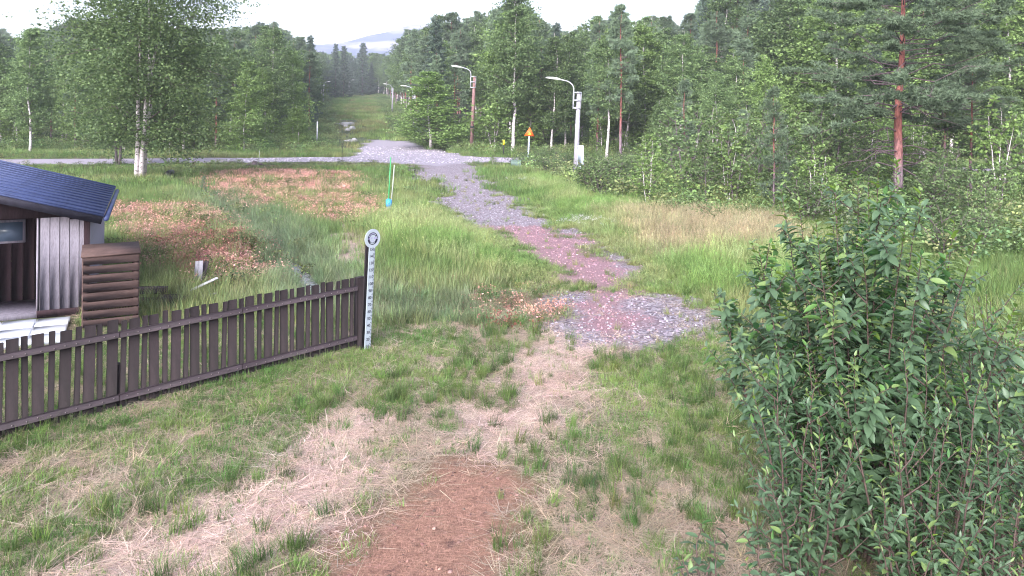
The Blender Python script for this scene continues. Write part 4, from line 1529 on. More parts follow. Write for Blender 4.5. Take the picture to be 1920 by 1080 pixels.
def street_lamp(px, d, h, mk, sgn, label, lean=0.03, k=1.0, aside=0.0):
    x = X(px, d)
    o = thing("street_lamp", (x, d, gz(x, d) - 0.1), label, "street lamp", "lamps along the ski trail")
    o.rotation_euler = (0, lean, aside)
    MB().tube([(0, 0, 0), (0, 0, h * 0.5), (0, 0, h)], [0.16 * k, 0.14 * k, 0.115 * k], 12).obj("pole", M[mk], o, True)
    b = MB()
    for zz in (h - 0.95 * k, h - 0.5 * k, h - 0.05 * k):
        b.box((sgn * 0.11 * k, -0.13 * k, zz), (0.42 * k, 0.05 * k, 0.07 * k))
        b.box((sgn * 0.11 * k, 0.13 * k, zz), (0.42 * k, 0.05 * k, 0.07 * k))
    b.box((sgn * 0.30 * k, 0, h - 0.5 * k), (0.07 * k, 0.24 * k, 0.98 * k))
    b.box((-sgn * 0.13 * k, 0, h - 0.5 * k), (0.03 * k, 0.24 * k, 0.98 * k))
    b.obj("bracket", M["galv"], o)
    a = [(sgn * 0.30 * k, 0, h - 0.95 * k)]
    for t_ in np.linspace(0, 1, 9):
        an = t_ * PI * 0.46
        a.append((sgn * (0.30 + 0.62 * (1 - math.cos(an))) * k, 0, h + (0.12 + 0.5 * math.sin(an)) * k))
    a.append((sgn * 1.15 * k, 0, h + 0.68 * k))
    MB().tube(a, [0.034 * k] * len(a), 8).obj("arm", M["galv"], o, True)
    L = [(sgn * 1.08 * k, 0, h + 0.67 * k), (sgn * 1.2 * k, 0, h + 0.695 * k), (sgn * 1.5 * k, 0, h + 0.725 * k), (sgn * 1.85 * k, 0, h + 0.75 * k), (sgn * 1.95 * k, 0, h + 0.755 * k)]
    hd = MB().tube(L, [0.036 * k, 0.06 * k, 0.075 * k, 0.05 * k, 0.015 * k], 10).data("lamp_head", M["lamp_white"], True)
    link("lamp_head", hd, o)
    return o


L1 = G(1080, 336)
street_lamp(1080, L1[1], 5.15, "pole_grey", -1, "silver grey wooden lamp post with meter box at its foot, nearest the road crossing", 0.03)
lamp2 = street_lamp(884, 71, 7.3, "pole_brown", -1, "red brown wooden lamp post at the far side of the gravel road", 0.035, 1.15)
MB().tube([(0, 0, 2.35), (0, 0, 2.55)], [0.19, 0.19], 12).obj("band", M["dark_metal"], lamp2)
street_lamp(776, 99, 5.6, "pole_grey", -1, "lamp post half hidden behind the bright leafy tree beside the trail", 0.02)
street_lamp(735, 150, 5.4, "pole_grey", -1, "pale lamp post half lost in the foliage further up the trail", 0.02)
street_lamp(654, 285, 5.8, "pole_grey", 1, "tiny lamp post at the top end of the trail clearing", 0.0)
street_lamp(606, 208, 5.6, "pole_grey", 1, "small lamp post at the forest side of the trail clearing below the top one", 0.0)

M["cabinet"] = plain("grey_blue_cabinet", (0.42, 0.48, 0.54), 0.5, 0.1, 3, 0.4)
cb = thing("meter_box", (L1[0] + 0.24, L1[1] - 0.12, gz(L1[0], L1[1])), "grey blue meter box fixed to the foot of the silver lamp post", "meter box")
MB().box((0, 0, 1.38), (0.34, 0.24, 1.15), bev=0.015).obj("cabinet", M["cabinet"], cb)
MB().box((0, 0.0, 0.38), (0.2, 0.15, 0.9)).obj("cable_cover", M["cabinet"], cb)
MB().box((0, -0.126, 1.38), (0.28, 0.012, 1.05), bev=0.004).obj("cabinet_door", M["cabinet"], cb)

# warning sign
M["orange"] = plain("orange_sign_face", (0.70, 0.105, 0.015), 0.5, 0.1)
M["sign_yellow"] = plain("yellow_sign_symbol", (0.85, 0.52, 0.05), 0.5, 0.08)
M["post_blue"] = plain("grey_blue_post", (0.36, 0.40, 0.52), 0.6, 0.15, 4)
sp = (X(990, 55), 55.0)
sg = thing("warning_sign", (sp[0], sp[1], gz(*sp)), "orange triangular warning sign on a grey blue post among the roadside bushes", "road sign")
sg.rotation_euler = (0, 0.05, 0)
MB().tube([(0, 0, -0.2), (0, 0, 2.35)], [0.06, 0.06], 10).obj("post", M["post_blue"], sg, True)
tri = lambda r, zc: [(-r * 0.95, zc - r * 0.5), (r * 0.95, zc - r * 0.5), (0, zc + r * 1.1)]
MB().prism(tri(0.40, 2.36), -0.085, -0.065).obj("sign_plate", M["orange"], sg)
sy_ = flat("sign_symbol", [bar(0, 2.29, 0.24, 0.035), bar(0.02, 2.34, 0.12, 0.04), bar(0, 2.41, 0.05, 0.06)], M["sign_yellow"], sg, -0.088)

# posts, stakes, poles
M["yellow"] = plain("yellow_marker", (0.78, 0.62, 0.03), 0.5, 0.1)
M["green_rod"] = plain("green_plastic_rod", (0.05, 0.27, 0.10), 0.45, 0.15)
M["blue_plastic"] = plain("blue_plastic", (0.03, 0.26, 0.62), 0.4, 0.15)
M["grey_rod"] = plain("grey_weathered_rod", (0.30, 0.32, 0.28), 0.7, 0.2)
gpp = G(727, 400)
mk = thing("marker_pole", gpp, "thin green marker pole beside a grey rod in a blue plastic holder", "marker pole")
MB().tube([(0.0, 0, 0), (0.05, 0, 1.0), (0.09, 0, 2.02)], [0.026, 0.024, 0.02], 8).obj("green_rod", M["green_rod"], mk, True)
MB().tube([(0.09, 0.03, 0), (0.16, 0.03, 0.9), (0.22, 0.03, 1.75)], [0.024, 0.022, 0.02], 8).obj("grey_rod", M["grey_rod"], mk, True)
MB().tube([(0.03, 0, 0.22), (0.035, 0, 0.3), (0.04, 0, 0.47), (0.05, 0, 0.52)], [0.07, 0.11, 0.11, 0.06], 12).obj("holder", M["blue_plastic"], mk, True)
MB().tube([(0.03, 0, -0.05), (0.03, 0, 0.24)], [0.08, 0.075], 10).obj("holder_foot", M["post_blue"], mk, True)

yp = (X(945, 63.5), 65.0)
ym = thing("road_marker", (X(945, 65), 65.0, gz(X(945, 65), 65.0)), "small dark road marker with a yellow reflector top beyond the gravel road", "road marker")
MB().tube([(0, 0, -0.1), (0, 0, 1.5)], [0.05, 0.05], 8).obj("post", M["dark_metal"], ym)
MB().box((0, -0.03, 1.25), (0.14, 0.12, 0.42)).obj("reflector", M["yellow"], ym)
for px, d, h, r, m_, lab in ((595, 76, 2.6, 0.07, "galv", "grey steel post standing at the left verge of the trail mouth"),
                            (642, 58, 1.35, 0.022, "dark_metal", "thin dark stake at the near edge of the gravel road"),
                            (770, 120, 1.6, 0.06, "grey_rod", "short grey post below the half hidden lamp"),
                            (487, 56.5, 0.8, 0.018, "grey_rod", "short thin stake by the stump at the road edge"),
                            (615, 92, 1.6, 0.03, "dark_metal", "thin dark stake beside the stone slabs on the trail")):
    x = X(px, d)
    o = MB().tube([(0, 0, -0.15), (0.005, 0, h * 0.5), (0.01, 0, h)], [r, r, r * 0.9], 8).obj("stake" if r < 0.04 else "post", M[m_], None, True, (x, d, gz(x, d)))
    tag(o, lab, "stake" if r < 0.04 else "post")

bxp = (X(968, 52), 52.0)
bx = thing("grit_box", (bxp[0], bxp[1], gz(*bxp)), "pale green box half hidden in the bushes beside the warning sign", "box")
M["box_green"] = plain("pale_green_box", (0.13, 0.185, 0.165), 0.6, 0.12)
MB().box((0, 0, 0.24), (0.72, 0.5, 0.46), bev=0.03).obj("body", M["box_green"], bx)
MB().box((0, 0, 0.50), (0.78, 0.56, 0.06), bev=0.02).obj("lid", M["box_green"], bx)

cpp = G(313, 334)
pipe = thing("drain_pipe", (cpp[0], cpp[1], gz(cpp[0], cpp[1]) + 0.16), "black plastic drain pipe end poking out of the bank beside the birch", "drain pipe", None, 0.4)
M["black_plastic"] = plain("black_plastic", (0.012, 0.012, 0.014), 0.5, 0.1)
MB().tube([(0, 0, 0), (0.1, 0.5, 0.05), (0.2, 1.0, 0.05)], [0.2, 0.2, 0.2], 14).obj("pipe", M["black_plastic"], pipe, True)
MB().tube([(-0.01, -0.04, 0), (0.0, 0.03, 0)], [0.235, 0.235], 14, False).obj("collar", M["black_plastic"], pipe, True)

M["stump"] = plain("grey_dead_stump", (0.12, 0.095, 0.10), 0.9, 0.4, 9, 0.1, 0, 0.7)
stp = G(478, 311)
st_ = MB().tube([(0, 0, -0.1), (0, 0, 0.08), (0.02, 0, 0.26), (0.03, 0.02, 0.3)], [0.42, 0.28, 0.22, 0.16], 9)
for k in range(5):
    st_.tube([(0, 0, 0.08), (math.cos(k * 1.3) * 0.45, math.sin(k * 1.3) * 0.4, 0.12), (math.cos(k * 1.3) * 0.8, math.sin(k * 1.3) * 0.7, -0.03)], [0.1, 0.07, 0.03], 5)
tag(st_.obj("stump", M["stump"], None, True, (stp[0], stp[1], gz(stp[0], stp[1]))), "dark uprooted stump lying at the near edge of the gravel road", "stump")

# rocks on the trail
M["rock"] = plain("pale_lichen_rock", (0.30, 0.295, 0.31), 0.85, 0.25, 3, 0.2, 0, 0.6)


def rock(x, y, sx, sy, sz, label, group, seed):
    rng = rg(seed)
    b = bmesh.new()
    bmesh.ops.create_icosphere(b, subdivisions=2, radius=0.5)
    ph = rng.uniform(0, 6, 3)
    for v in b.verts:
        c = v.co
        k = 1 + 0.2 * math.sin(3 * c.x * 2 + ph[0]) + 0.18 * math.sin(5 * c.y + ph[1]) + 0.1 * rng.normal()
        v.co = (c.x * k * sx, c.y * k * sy, max(c.z, -0.25) * k * sz)
    me = bpy.data.meshes.new("rock")
    b.to_mesh(me)
    b.free()
    me.materials.append(M["rock"])
    o = link("rock", me, None, (x, y, gz(x, y) + sz * 0.1))
    return tag(o, label, "rock", group)


for i, (px, d, sx, sz, lab) in enumerate((
        (645, 112, 2.2, 0.45, "largest pale flat rock in the middle of the trail"),
        (632, 113, 0.7, 0.35, "small pale rock touching the largest flat rock on the trail"),
        (660, 105, 1.1, 0.5, "broken grey rock just below the largest flat rock on the trail"),
        (652, 102, 0.8, 0.4, "grey rock among the loose stones lower on the trail"),
        (666, 82, 0.8, 0.35, "small pale rock at the trail mouth above the gravel crossing"),
        (655, 83, 1.2, 0.2, "flat grey rock at the trail mouth beside a small pale one"),
        (622, 138, 1.9, 0.35, "long pale rock slab at the upper left edge of the trail"),
        (608, 132, 1.3, 0.3, "lower pale rock slab at the upper left edge of the trail"),
        (650, 108, 0.6, 0.35, "small dark gapped rock below the flat rocks of the trail"))):
    rock(X(px, d), d, sx * 1.2, sx * 1.1, sz * 1.7, lab, "rocks on the trail", 900 + i)

# ------------------------------------------------------------------ trees: the ones that stand out
def hero(key, gen, bark, leafm):
    return proto(key, gen, bark, leafm)


def dome(g):
    return math.sin(PI * min(1, 0.22 + 0.72 * g)) ** 0.6


hero("bigbirch", broadleaf(12.2, 0.105, 60000, 0.115, rg(401), 0.12, 0.27, 3, 84, 0.45, 0.75, 0.035, shape=dome, sigma=0.2), "birch_bark", "big_birch_leaf")
hero("darkalder", broadleaf(8.6, 0.10, 24000, 0.12, rg(402), 0.14, 0.36, 2, 44, 0.35, 0.7, 0.1, shape=dome, sigma=0.2), "grey_bark", "big_birch_leaf")
hero("bigpine", pine(12.0, 0.20, 26000, 0.19, rg(403), 0.3, 0.34, 7, 0.016, 30, 24, 0.45, 0.75, 7), "pine_bark", "pine_needle")
hero("sidepine", pine(6.2, 0.085, 5000, 0.15, rg(404), 0.48, 0.3, 7, 0.010, 9, 12, 0.4, 0.7, 5), "pine_bark", "pine_needle")
PH.update({"bigbirch": 12.2, "darkalder": 8.6, "bigpine": 12.0, "sidepine": 6.2})

p = G(264, 335)
plant("bigbirch", "birch_tree", p[0], p[1], 14.6, "large birch with three white trunks standing this side of the gravel road", "tree")
p = P(214, 310)
plant("darkalder", "alder_tree", p[0], p[1] + 0.5, 8.4, "dark small tree with forked dark trunks at the road edge beside the large birch", "tree")
p = G(1684, 392)
plant("bigpine", "pine_tree", p[0], p[1], 12.0, "big pine with a thick red trunk and long bare lower branches", "tree", rz=0.4)
p = G(1450, 398)
plant("young0", "pine_tree", p[0], p[1], 4.9, "slender young pine with a thin straight trunk in front of the bushes", "tree", wide=0.9)
p = G(1281, 318)
plant("young1", "pine_tree", p[0], p[1], 6.3, "bushy young pine with a reddish trunk behind the roadside bushes", "tree")
p = G(1820, 378)
plant("sidepine", "pine_tree", p[0], p[1], 6.0, "pine with a bare grey trunk and dead lower twigs near the side road", "tree")
for px, d, top, key, nm, wide, lab in (
        (57, 63.5, 45, "birch0", "birch_tree", 0.9, "birch with a tall bare white trunk beyond the road above the hut"),
        (318, 64, 190, "birch1", "birch_tree", 0.9, "small thin birch with a white foot right behind the large birch"),
        (962, 68, 8, "birch2", "birch_tree", 1.0, "tall birch with a forked white trunk behind the warning sign"),
        (1034, 69, 62, "birch0", "birch_tree", 0.9, "straight birch with a thin white trunk beside the silver lamp post"),
        (1060, 72, 58, "birch1", "birch_tree", 0.9, "leaning birch between the straight birch and the silver lamp post"),
        (1138, 64.5, 70, "birch3", "birch_tree", 0.9, "birch with a short white trunk beside a thin red pine"),
        (1164, 63.5, 5, "pine1", "pine_tree", 0.8, "thin pine with a reddish trunk beside the birch right of the silver lamp"),
        (808, 74, 132, "bright0", "birch_tree", 1.85, "bright green cone shaped birch hiding a lamp post by the trail"),
        (497, 80, 128, "bright1", "birch_tree", 0.8, "lime green young birch at the forest edge across the road"),
        (548, 84, 92, "bright0", "birch_tree", 0.85, "tall bright birch at the corner of the trail clearing"),
        (560, 71, 198, "bright1", "birch_bush", 1.35, "broad bright birch bush at the mouth of the trail clearing"),
        (679, 292, 78, "spruce1", "spruce_tree", 1.3, "broad dark spruce closing the top end of the trail clearing"),
        (628, 245, 80, "spruce0", "spruce_tree", 1.0, "narrow dark spruce near the top of the trail clearing"),
        (644, 262, 84, "spruce1", "spruce_tree", 1.1, "second dark spruce near the top of the trail clearing"),
        (580, 120, 64, "spruce0", "spruce_tree", 1.0, "spruce with a pointed tip rising over the birches by the clearing"),
        (1640, 62.5, 80, "spruce1", "spruce_tree", 1.0, "spruce behind the big red pine across the side road"),
        (1395, 45, 205, "young1", "pine_tree", 1.0, "young pine behind the slender one among the bushes"),
        (1545, 36, 250, "young0", "pine_tree", 1.0, "small pine standing beside the big red pine"),
        (1770, 47, 150, "sidepine", "pine_tree", 1.0, "pine of middle height behind the bare grey trunk"),
        (1880, 36, 165, "birch3", "birch_tree", 0.95, "leafy birch beyond the willows at the frame edge"),
        (1240, 56, 190, "birch1", "birch_tree", 0.9, "young birch beyond the bushes right of the thin red pine"),
        (1345, 58, 130, "birch2", "birch_tree", 0.9, "birch standing behind the bushy young pine"),
        (1440, 60, 105, "bright1", "birch_tree", 0.9, "light green birch above the slender young pine")):
    x = X(px, d)
    h = Zat(px, top, d) - gz(x, d) + 0.1
    plant(key, nm, x, d, h, lab, "tree" if "tree" in nm else "bush", wide=wide)

# ------------------------------------------------------------------ the forest wall
SKY = ([-400, 0, 30, 60, 100, 140, 400, 450, 520, 560, 592, 640, 700, 745, 765, 800, 840, 900, 970, 1010, 1050, 1100, 1150, 1180, 1230, 1290, 1330, 1400, 1500, 2400],
       [52, 48, 74, 56, 44, 30, 50, 48, 42, 70, 94, 94, 96, 96, 50, 48, 34, 14, 0, 32, 50, 56, 8, 40, 22, 46, -40, -110, -140, -140])


def skyline(px):
    return float(np.interp(px, *SKY))


GR = {}


KEEP = ((884, 71, 16), (735, 150, 8), (606, 208, 8), (654, 285, 8), (990, 55, 20), (945, 65, 8), (57, 63.5, 10), (962, 68, 14), (1034, 69, 10), (1060, 72, 8), (1138, 64.5, 10), (1164, 63.5, 10), (808, 74, 30), (497, 80, 16), (548, 84, 20), (560, 71, 40), (1083, 43, 16))


def hides(px, d):
    """Whether a tree here would stand before one of the things that show clearly."""
    return any(d < kd + 1.5 and abs(px - kp) < kw + 1.0 * FOC / d for kp, kd, kw in KEEP)


MARKS = ((-60, "above the hut roof"), (57, "about the tall bare white trunk"), (160, "between white trunk and large birch"), (265, "behind the large birch"), (370, "beside the crown of the large birch"),
         (450, "midway between large birch and clearing"), (540, "near the corner of the trail clearing"), (730, "along the trail clearing"), (808, "behind the bright cone shaped birch"), (884, "behind the red brown lamp post"),
         (975, "behind the warning sign"), (1080, "behind the silver lamp post"), (1164, "behind the thin red pine"), (1230, "beside the thin red pine"), (1290, "behind the bushy young pine"), (1370, "between the two young pines"), (1450, "behind the slender young pine"),
         (1540, "above the willow top"), (1610, "close by the big red pine"), (1690, "behind the big red pine"), (1760, "between red pine and grey trunk"), (1830, "behind the bare grey trunk"), (1950, "beyond the willows"))


def whereabouts(px):
    return min(MARKS, key=lambda m: abs(m[0] - px))[1]


def fill(px0, px1, d0, d1, n, kinds, side, hmin, hmax, seed, gap=1.1):
    rng = rg(seed)
    placed = GR.setdefault("xy", [])
    tries, done = 0, 0
    while done < n and tries < n * 30:
        tries += 1
        d = math.sqrt(rng.uniform(d0 ** 2, d1 ** 2))
        px = rng.uniform(px0, px1)
        x = X(px, d)
        if float(off_trail(x, d)) < 1.0 or hides(px, d) or road_mask(np.array([x]), np.array([d]))[0] > 0.01:
            continue
        if any((x - a) ** 2 + (d - b) ** 2 < gap ** 2 for a, b in placed):
            continue
        placed.append((x, d))
        kind = kinds[int(rng.integers(len(kinds)))]
        hm = Zat(px, skyline(px), d) - gz(x, d)
        h = max(2.5, hm * rng.uniform(hmin, hmax))
        h = min(h, 24)
        nv = {"birch": 4, "bright": 2, "pine": 4, "young": 2, "spruce": 2}[kind]
        nm = {"birch": "birch_tree", "bright": "birch_tree", "pine": "pine_tree", "young": "pine_tree", "spruce": "spruce_tree"}[kind]
        row = "front row" if d < 74 else "second row" if d < 84 else "middle row" if d < 98 else "rear row"
        adj = {"birch": "green birch", "bright": "light green birch", "pine": "pine", "young": "bushy pine", "spruce": "dark spruce"}[kind]
        plant(kind + str(int(rng.integers(nv))), nm, x, d, h, f"{row} {adj} in the forest {whereabouts(px)}", "tree", f"{adj}s of the forest wall {side}".replace("birchs", "birches"), wide=rng.uniform(0.85, 1.15))
        done += 1


LS, RS = "left of the trail clearing", "right of the trail clearing"
fill(-160, 590, 67, 82, 26, ["birch", "bright", "bright", "birch", "pine"], LS, 0.6, 0.95, 1, 1.9)
fill(-160, 600, 80, 112, 44, ["pine", "pine", "birch", "spruce"], LS, 0.82, 1.02, 2, 1.8)
fill(-160, 600, 108, 150, 34, ["pine", "pine", "spruce", "birch"], LS, 0.9, 1.05, 3, 1.8)
fill(700, 1330, 66, 84, 24, ["birch", "birch", "bright", "pine", "young"], RS, 0.6, 1.0, 4, 1.9)
fill(690, 1330, 82, 118, 40, ["pine", "pine", "birch", "spruce", "birch"], RS, 0.85, 1.08, 5, 1.8)
fill(1300, 2120, 62, 82, 42, ["birch", "pine", "bright", "bright", "young", "birch"], RS, 0.45, 0.85, 6, 1.9)
fill(1300, 2120, 78, 112, 46, ["pine", "pine", "birch", "spruce"], RS, 0.7, 1.0, 7, 1.8)


def small_trees(n, seed):
    """Saplings and shrubs between the path and the side road."""
    rng = rg(seed)
    k = 0
    while k < n:
        d = math.sqrt(rng.uniform(17 ** 2, 57 ** 2))
        x = rng.uniform(0, 0.82 * d)
        if not inside(np.array([x]), np.array([d]), THICKET)[0]:
            continue
        if road_mask(np.array([x]), np.array([d]))[0] > 0.05 or math.hypot(x - L1[0], d - L1[1]) < 1.6 or abs(x - X(990, d)) < 0.7 or (d < 55 and abs(x - X(968, d)) < 0.9):
            continue
        if abs(x - X(1690, d)) < 1.0 and d < 31:
            continue
        tall = rng.uniform() < 0.5 and x > 6
        px = 960 + x / d * FOC
        if 1745 < px < 1885 and d > 34:
            continue
        near = 'near' if d < 28 else 'middle' if d < 42 else 'far'
        if tall:
            h = rng.uniform(1.5, 4.4) * (1.1 if px > 1250 else 0.7) * (0.6 if d < 27 else 1)
            plant(f"sapling{rng.integers(3)}" if rng.uniform() < 0.5 else f"bushling{rng.integers(2)}", "sapling", x, d, h, f"{near} leafy sapling of the thicket {whereabouts(px).replace('behind', 'about')}", "sapling", "saplings of the roadside thicket", wide=rng.uniform(0.8, 1.2))
        else:
            plant(f"shrub{rng.integers(3)}", "shrub", x, d, rng.uniform(0.7, 1.6), f"{near} low shrub of the thicket {whereabouts(px).replace('behind', 'about')}", "shrub", "shrubs of the roadside thicket", wide=rng.uniform(0.9, 1.4))
        k += 1


small_trees(190, 31)


def edge_saplings(n, px0, px1, seed, side):
    rng = rg(seed)
    k = 0
    while k < n:
        d = rng.uniform(65, 78)
        px = rng.uniform(px0, px1)
        x = X(px, d)
        if float(off_trail(x, d)) < 0.3 or hides(px, d) or road_mask(np.array([x]), np.array([d]))[0] > 0.02:
            continue
        key = ("sapling0", "sapling2", "bushling0", "bushling1")[int(rng.integers(4))]
        plant(key, "sapling", x, d, rng.uniform(2.2, 5.0), f"{'rear' if d > 71 else 'front'} leafy sapling at the forest edge {whereabouts(px)}", "sapling", f"saplings of the forest edge {side}", wide=rng.uniform(1.0, 1.5))
        k += 1


edge_saplings(30, 800, 1420, 71, RS)
edge_saplings(20, -120, 575, 72, LS)
for px, py, h, lab in ((1215, 395, 2.4, "bright leafy sapling rising over the tall grass at the thicket edge"), (1560, 420, 1.9, "leafy sapling directly behind the willow top"),
                       (1165, 372, 1.3, "rounded green shrub at the thicket edge below the silver lamp"), (925, 312, 1.0, "bright shrub where path and gravel road meet")):
    p = G(px, py)
    plant("bushling1", "sapling" if "sapling" in lab else "shrub", p[0], p[1], h, lab, "sapling" if "sapling" in lab else "shrub", wide=1.1)
p = G(382, 372)
plant("young1", "pine_sapling", p[0], p[1], 1.1, "little young conifer growing on the ditch bank", "sapling")

# far wood behind everything that can be told apart
def far_forest():
    ms = []
    for k in ("birch1", "pine0", "pine2", "spruce0", "birch3", "pine3"):
        tr, cr = PROTO[k]
        b = bmesh.new()
        b.from_mesh(tr)
        nt = len(b.faces)
        b.from_mesh(cr)
        b.faces.ensure_lookup_table()
        for f in b.faces[nt:]:
            f.material_index = 1
        me = bpy.data.meshes.new("far_tree")
        b.to_mesh(me)
        b.free()
        me.materials.append(tr.materials[0])
        me.materials.append(cr.materials[0])
        ms.append(me)
    coll = src_collection("far_tree", ms)
    hs = np.array([10, 12, 12, 10, 10, 12])
    y = np.sqrt(R.uniform(112 ** 2, 345 ** 2, 4000))
    x = y * R.uniform(-0.85, 0.85, len(y))
    keep = (off_trail(x, y) > 2) | (y > 293)
    x, y = x[keep], y[keep]
    z = ground_z(x, y)
    px = 960 + x / y * FOC
    hm = CAM_H - (np.interp(px, *SKY) - HORIZ - (px - 960) * 0.0095) * y / FOC - z
    h = np.clip(hm * R.uniform(0.75, 1.0, len(x)), 3, 24)
    idx = R.choice([0, 1, 2, 3, 4, 5, 1, 2, 5], len(x))
    end = (y > 275) & (np.abs(x - trail_x(y)) < 24)
    idx[end] = R.choice([0, 3, 4, 3], int(end.sum()))
    s = h / hs[idx]
    scatter("forest", np.c_[x, y, z - 0.1], np.c_[np.zeros(len(x)), np.zeros(len(x)), R.uniform(0, 6.28, len(x))], np.c_[s, s, s], idx, np.ones((len(x), 3)), coll)


far_forest()



def single_out():
    """Things that would share a label are told apart by their order across the view."""
    by = {}
    for o in list(col.objects):
        if o.parent is None and o.get("label") and o.get("group"):
            by.setdefault(o["label"], []).append(o)
    for lab, v in by.items():
        if len(v) < 2:
            continue
        v.sort(key=lambda o: o.location.x / o.location.y)
        n = len(v)
        words_ = ("left", "right") if n == 2 else ("leftmost",) + (("middle",) if n == 3 else tuple(("second", "third", "fourth", "fifth", "sixth", "seventh", "eighth", "ninth", "tenth", "eleventh", "twelfth", "thirteenth", "fourteenth", "fifteenth", "sixteenth", "seventeenth", "eighteenth", "nineteenth", "twentieth", "penultimate")[i] for i in range(n - 2))) + ("rightmost",)
        for o, w in zip(v, words_):
            o["label"] = w + " " + lab


single_out()

# ------------------------------------------------------------------ willows in the foreground
def willow_mat(name, dark, light, under):
    t = NT(name)
    v = t.attr("v")
    c = t.mix(v.outputs["Fac"], dark, light)
    co = t.coord("Generated")
    g = t.n("NewGeometry")
    c = t.mix(g.outputs["Backfacing"], c, under)
    return t.bsdf(c, 0.42, 0.42, 0, None, 0.32, t.mix(0.5, c, (0.10, 0.19, 0.03)))


M["willow"] = willow_mat("willow_leaf", (0.038, 0.12, 0.052), (0.16, 0.32, 0.10), (0.09, 0.15, 0.085))
M["willow_young"] = willow_mat("young_willow_leaf", (0.11, 0.20, 0.04), (0.22, 0.34, 0.06), (0.17, 0.25, 0.09))
M["willow_stem"] = plain("willow_stem", (0.075, 0.05, 0.045), 0.7, 0.35, 8, 0.3)


def leaf_template(aspect, curl, v):
    """A leaf along +x with length 1, folded on its midrib and bent along its length."""
    n = 5
    V, Q = [], []
    for i in range(n + 1):
        u = i / n
        w = aspect * 0.5 * (math.sin(PI * u ** 0.85) ** 0.8 if 0 < u < 1 else 0.02)
        zc = -curl * u * u
        V += [(u, -w, zc + w * 0.35), (u, 0, zc), (u, w, zc + w * 0.35)]
        if i:
            a = 3 * i
            Q += [(a - 3, a - 2, a + 1, a), (a - 2, a - 1, a + 2, a + 1)]
    return np.array(V), np.array(Q)


LEAF_T = [leaf_template(a, c, 0) for a, c in ((0.40, 0.18), (0.46, 0.32), (0.36, 0.08))]
LEAF_N = [leaf_template(a, c, 0) for a, c in ((0.29, 0.12), (0.33, 0.26), (0.26, 0.05))]


def leaf_data(tpl, mkey):
    out = []
    for V, Q in tpl:
        for v in (0.05, 0.35, 0.65, 0.95):
            out.append(mesh("leaf", V, [Q], [M[mkey]], None, {"v": np.full(len(V), v)}, True))
    return out


LEAFD = {(k, y): leaf_data(t_, "willow_young" if y else "willow") for k, t_ in (("T", LEAF_T), ("N", LEAF_N)) for y in (0, 1)}


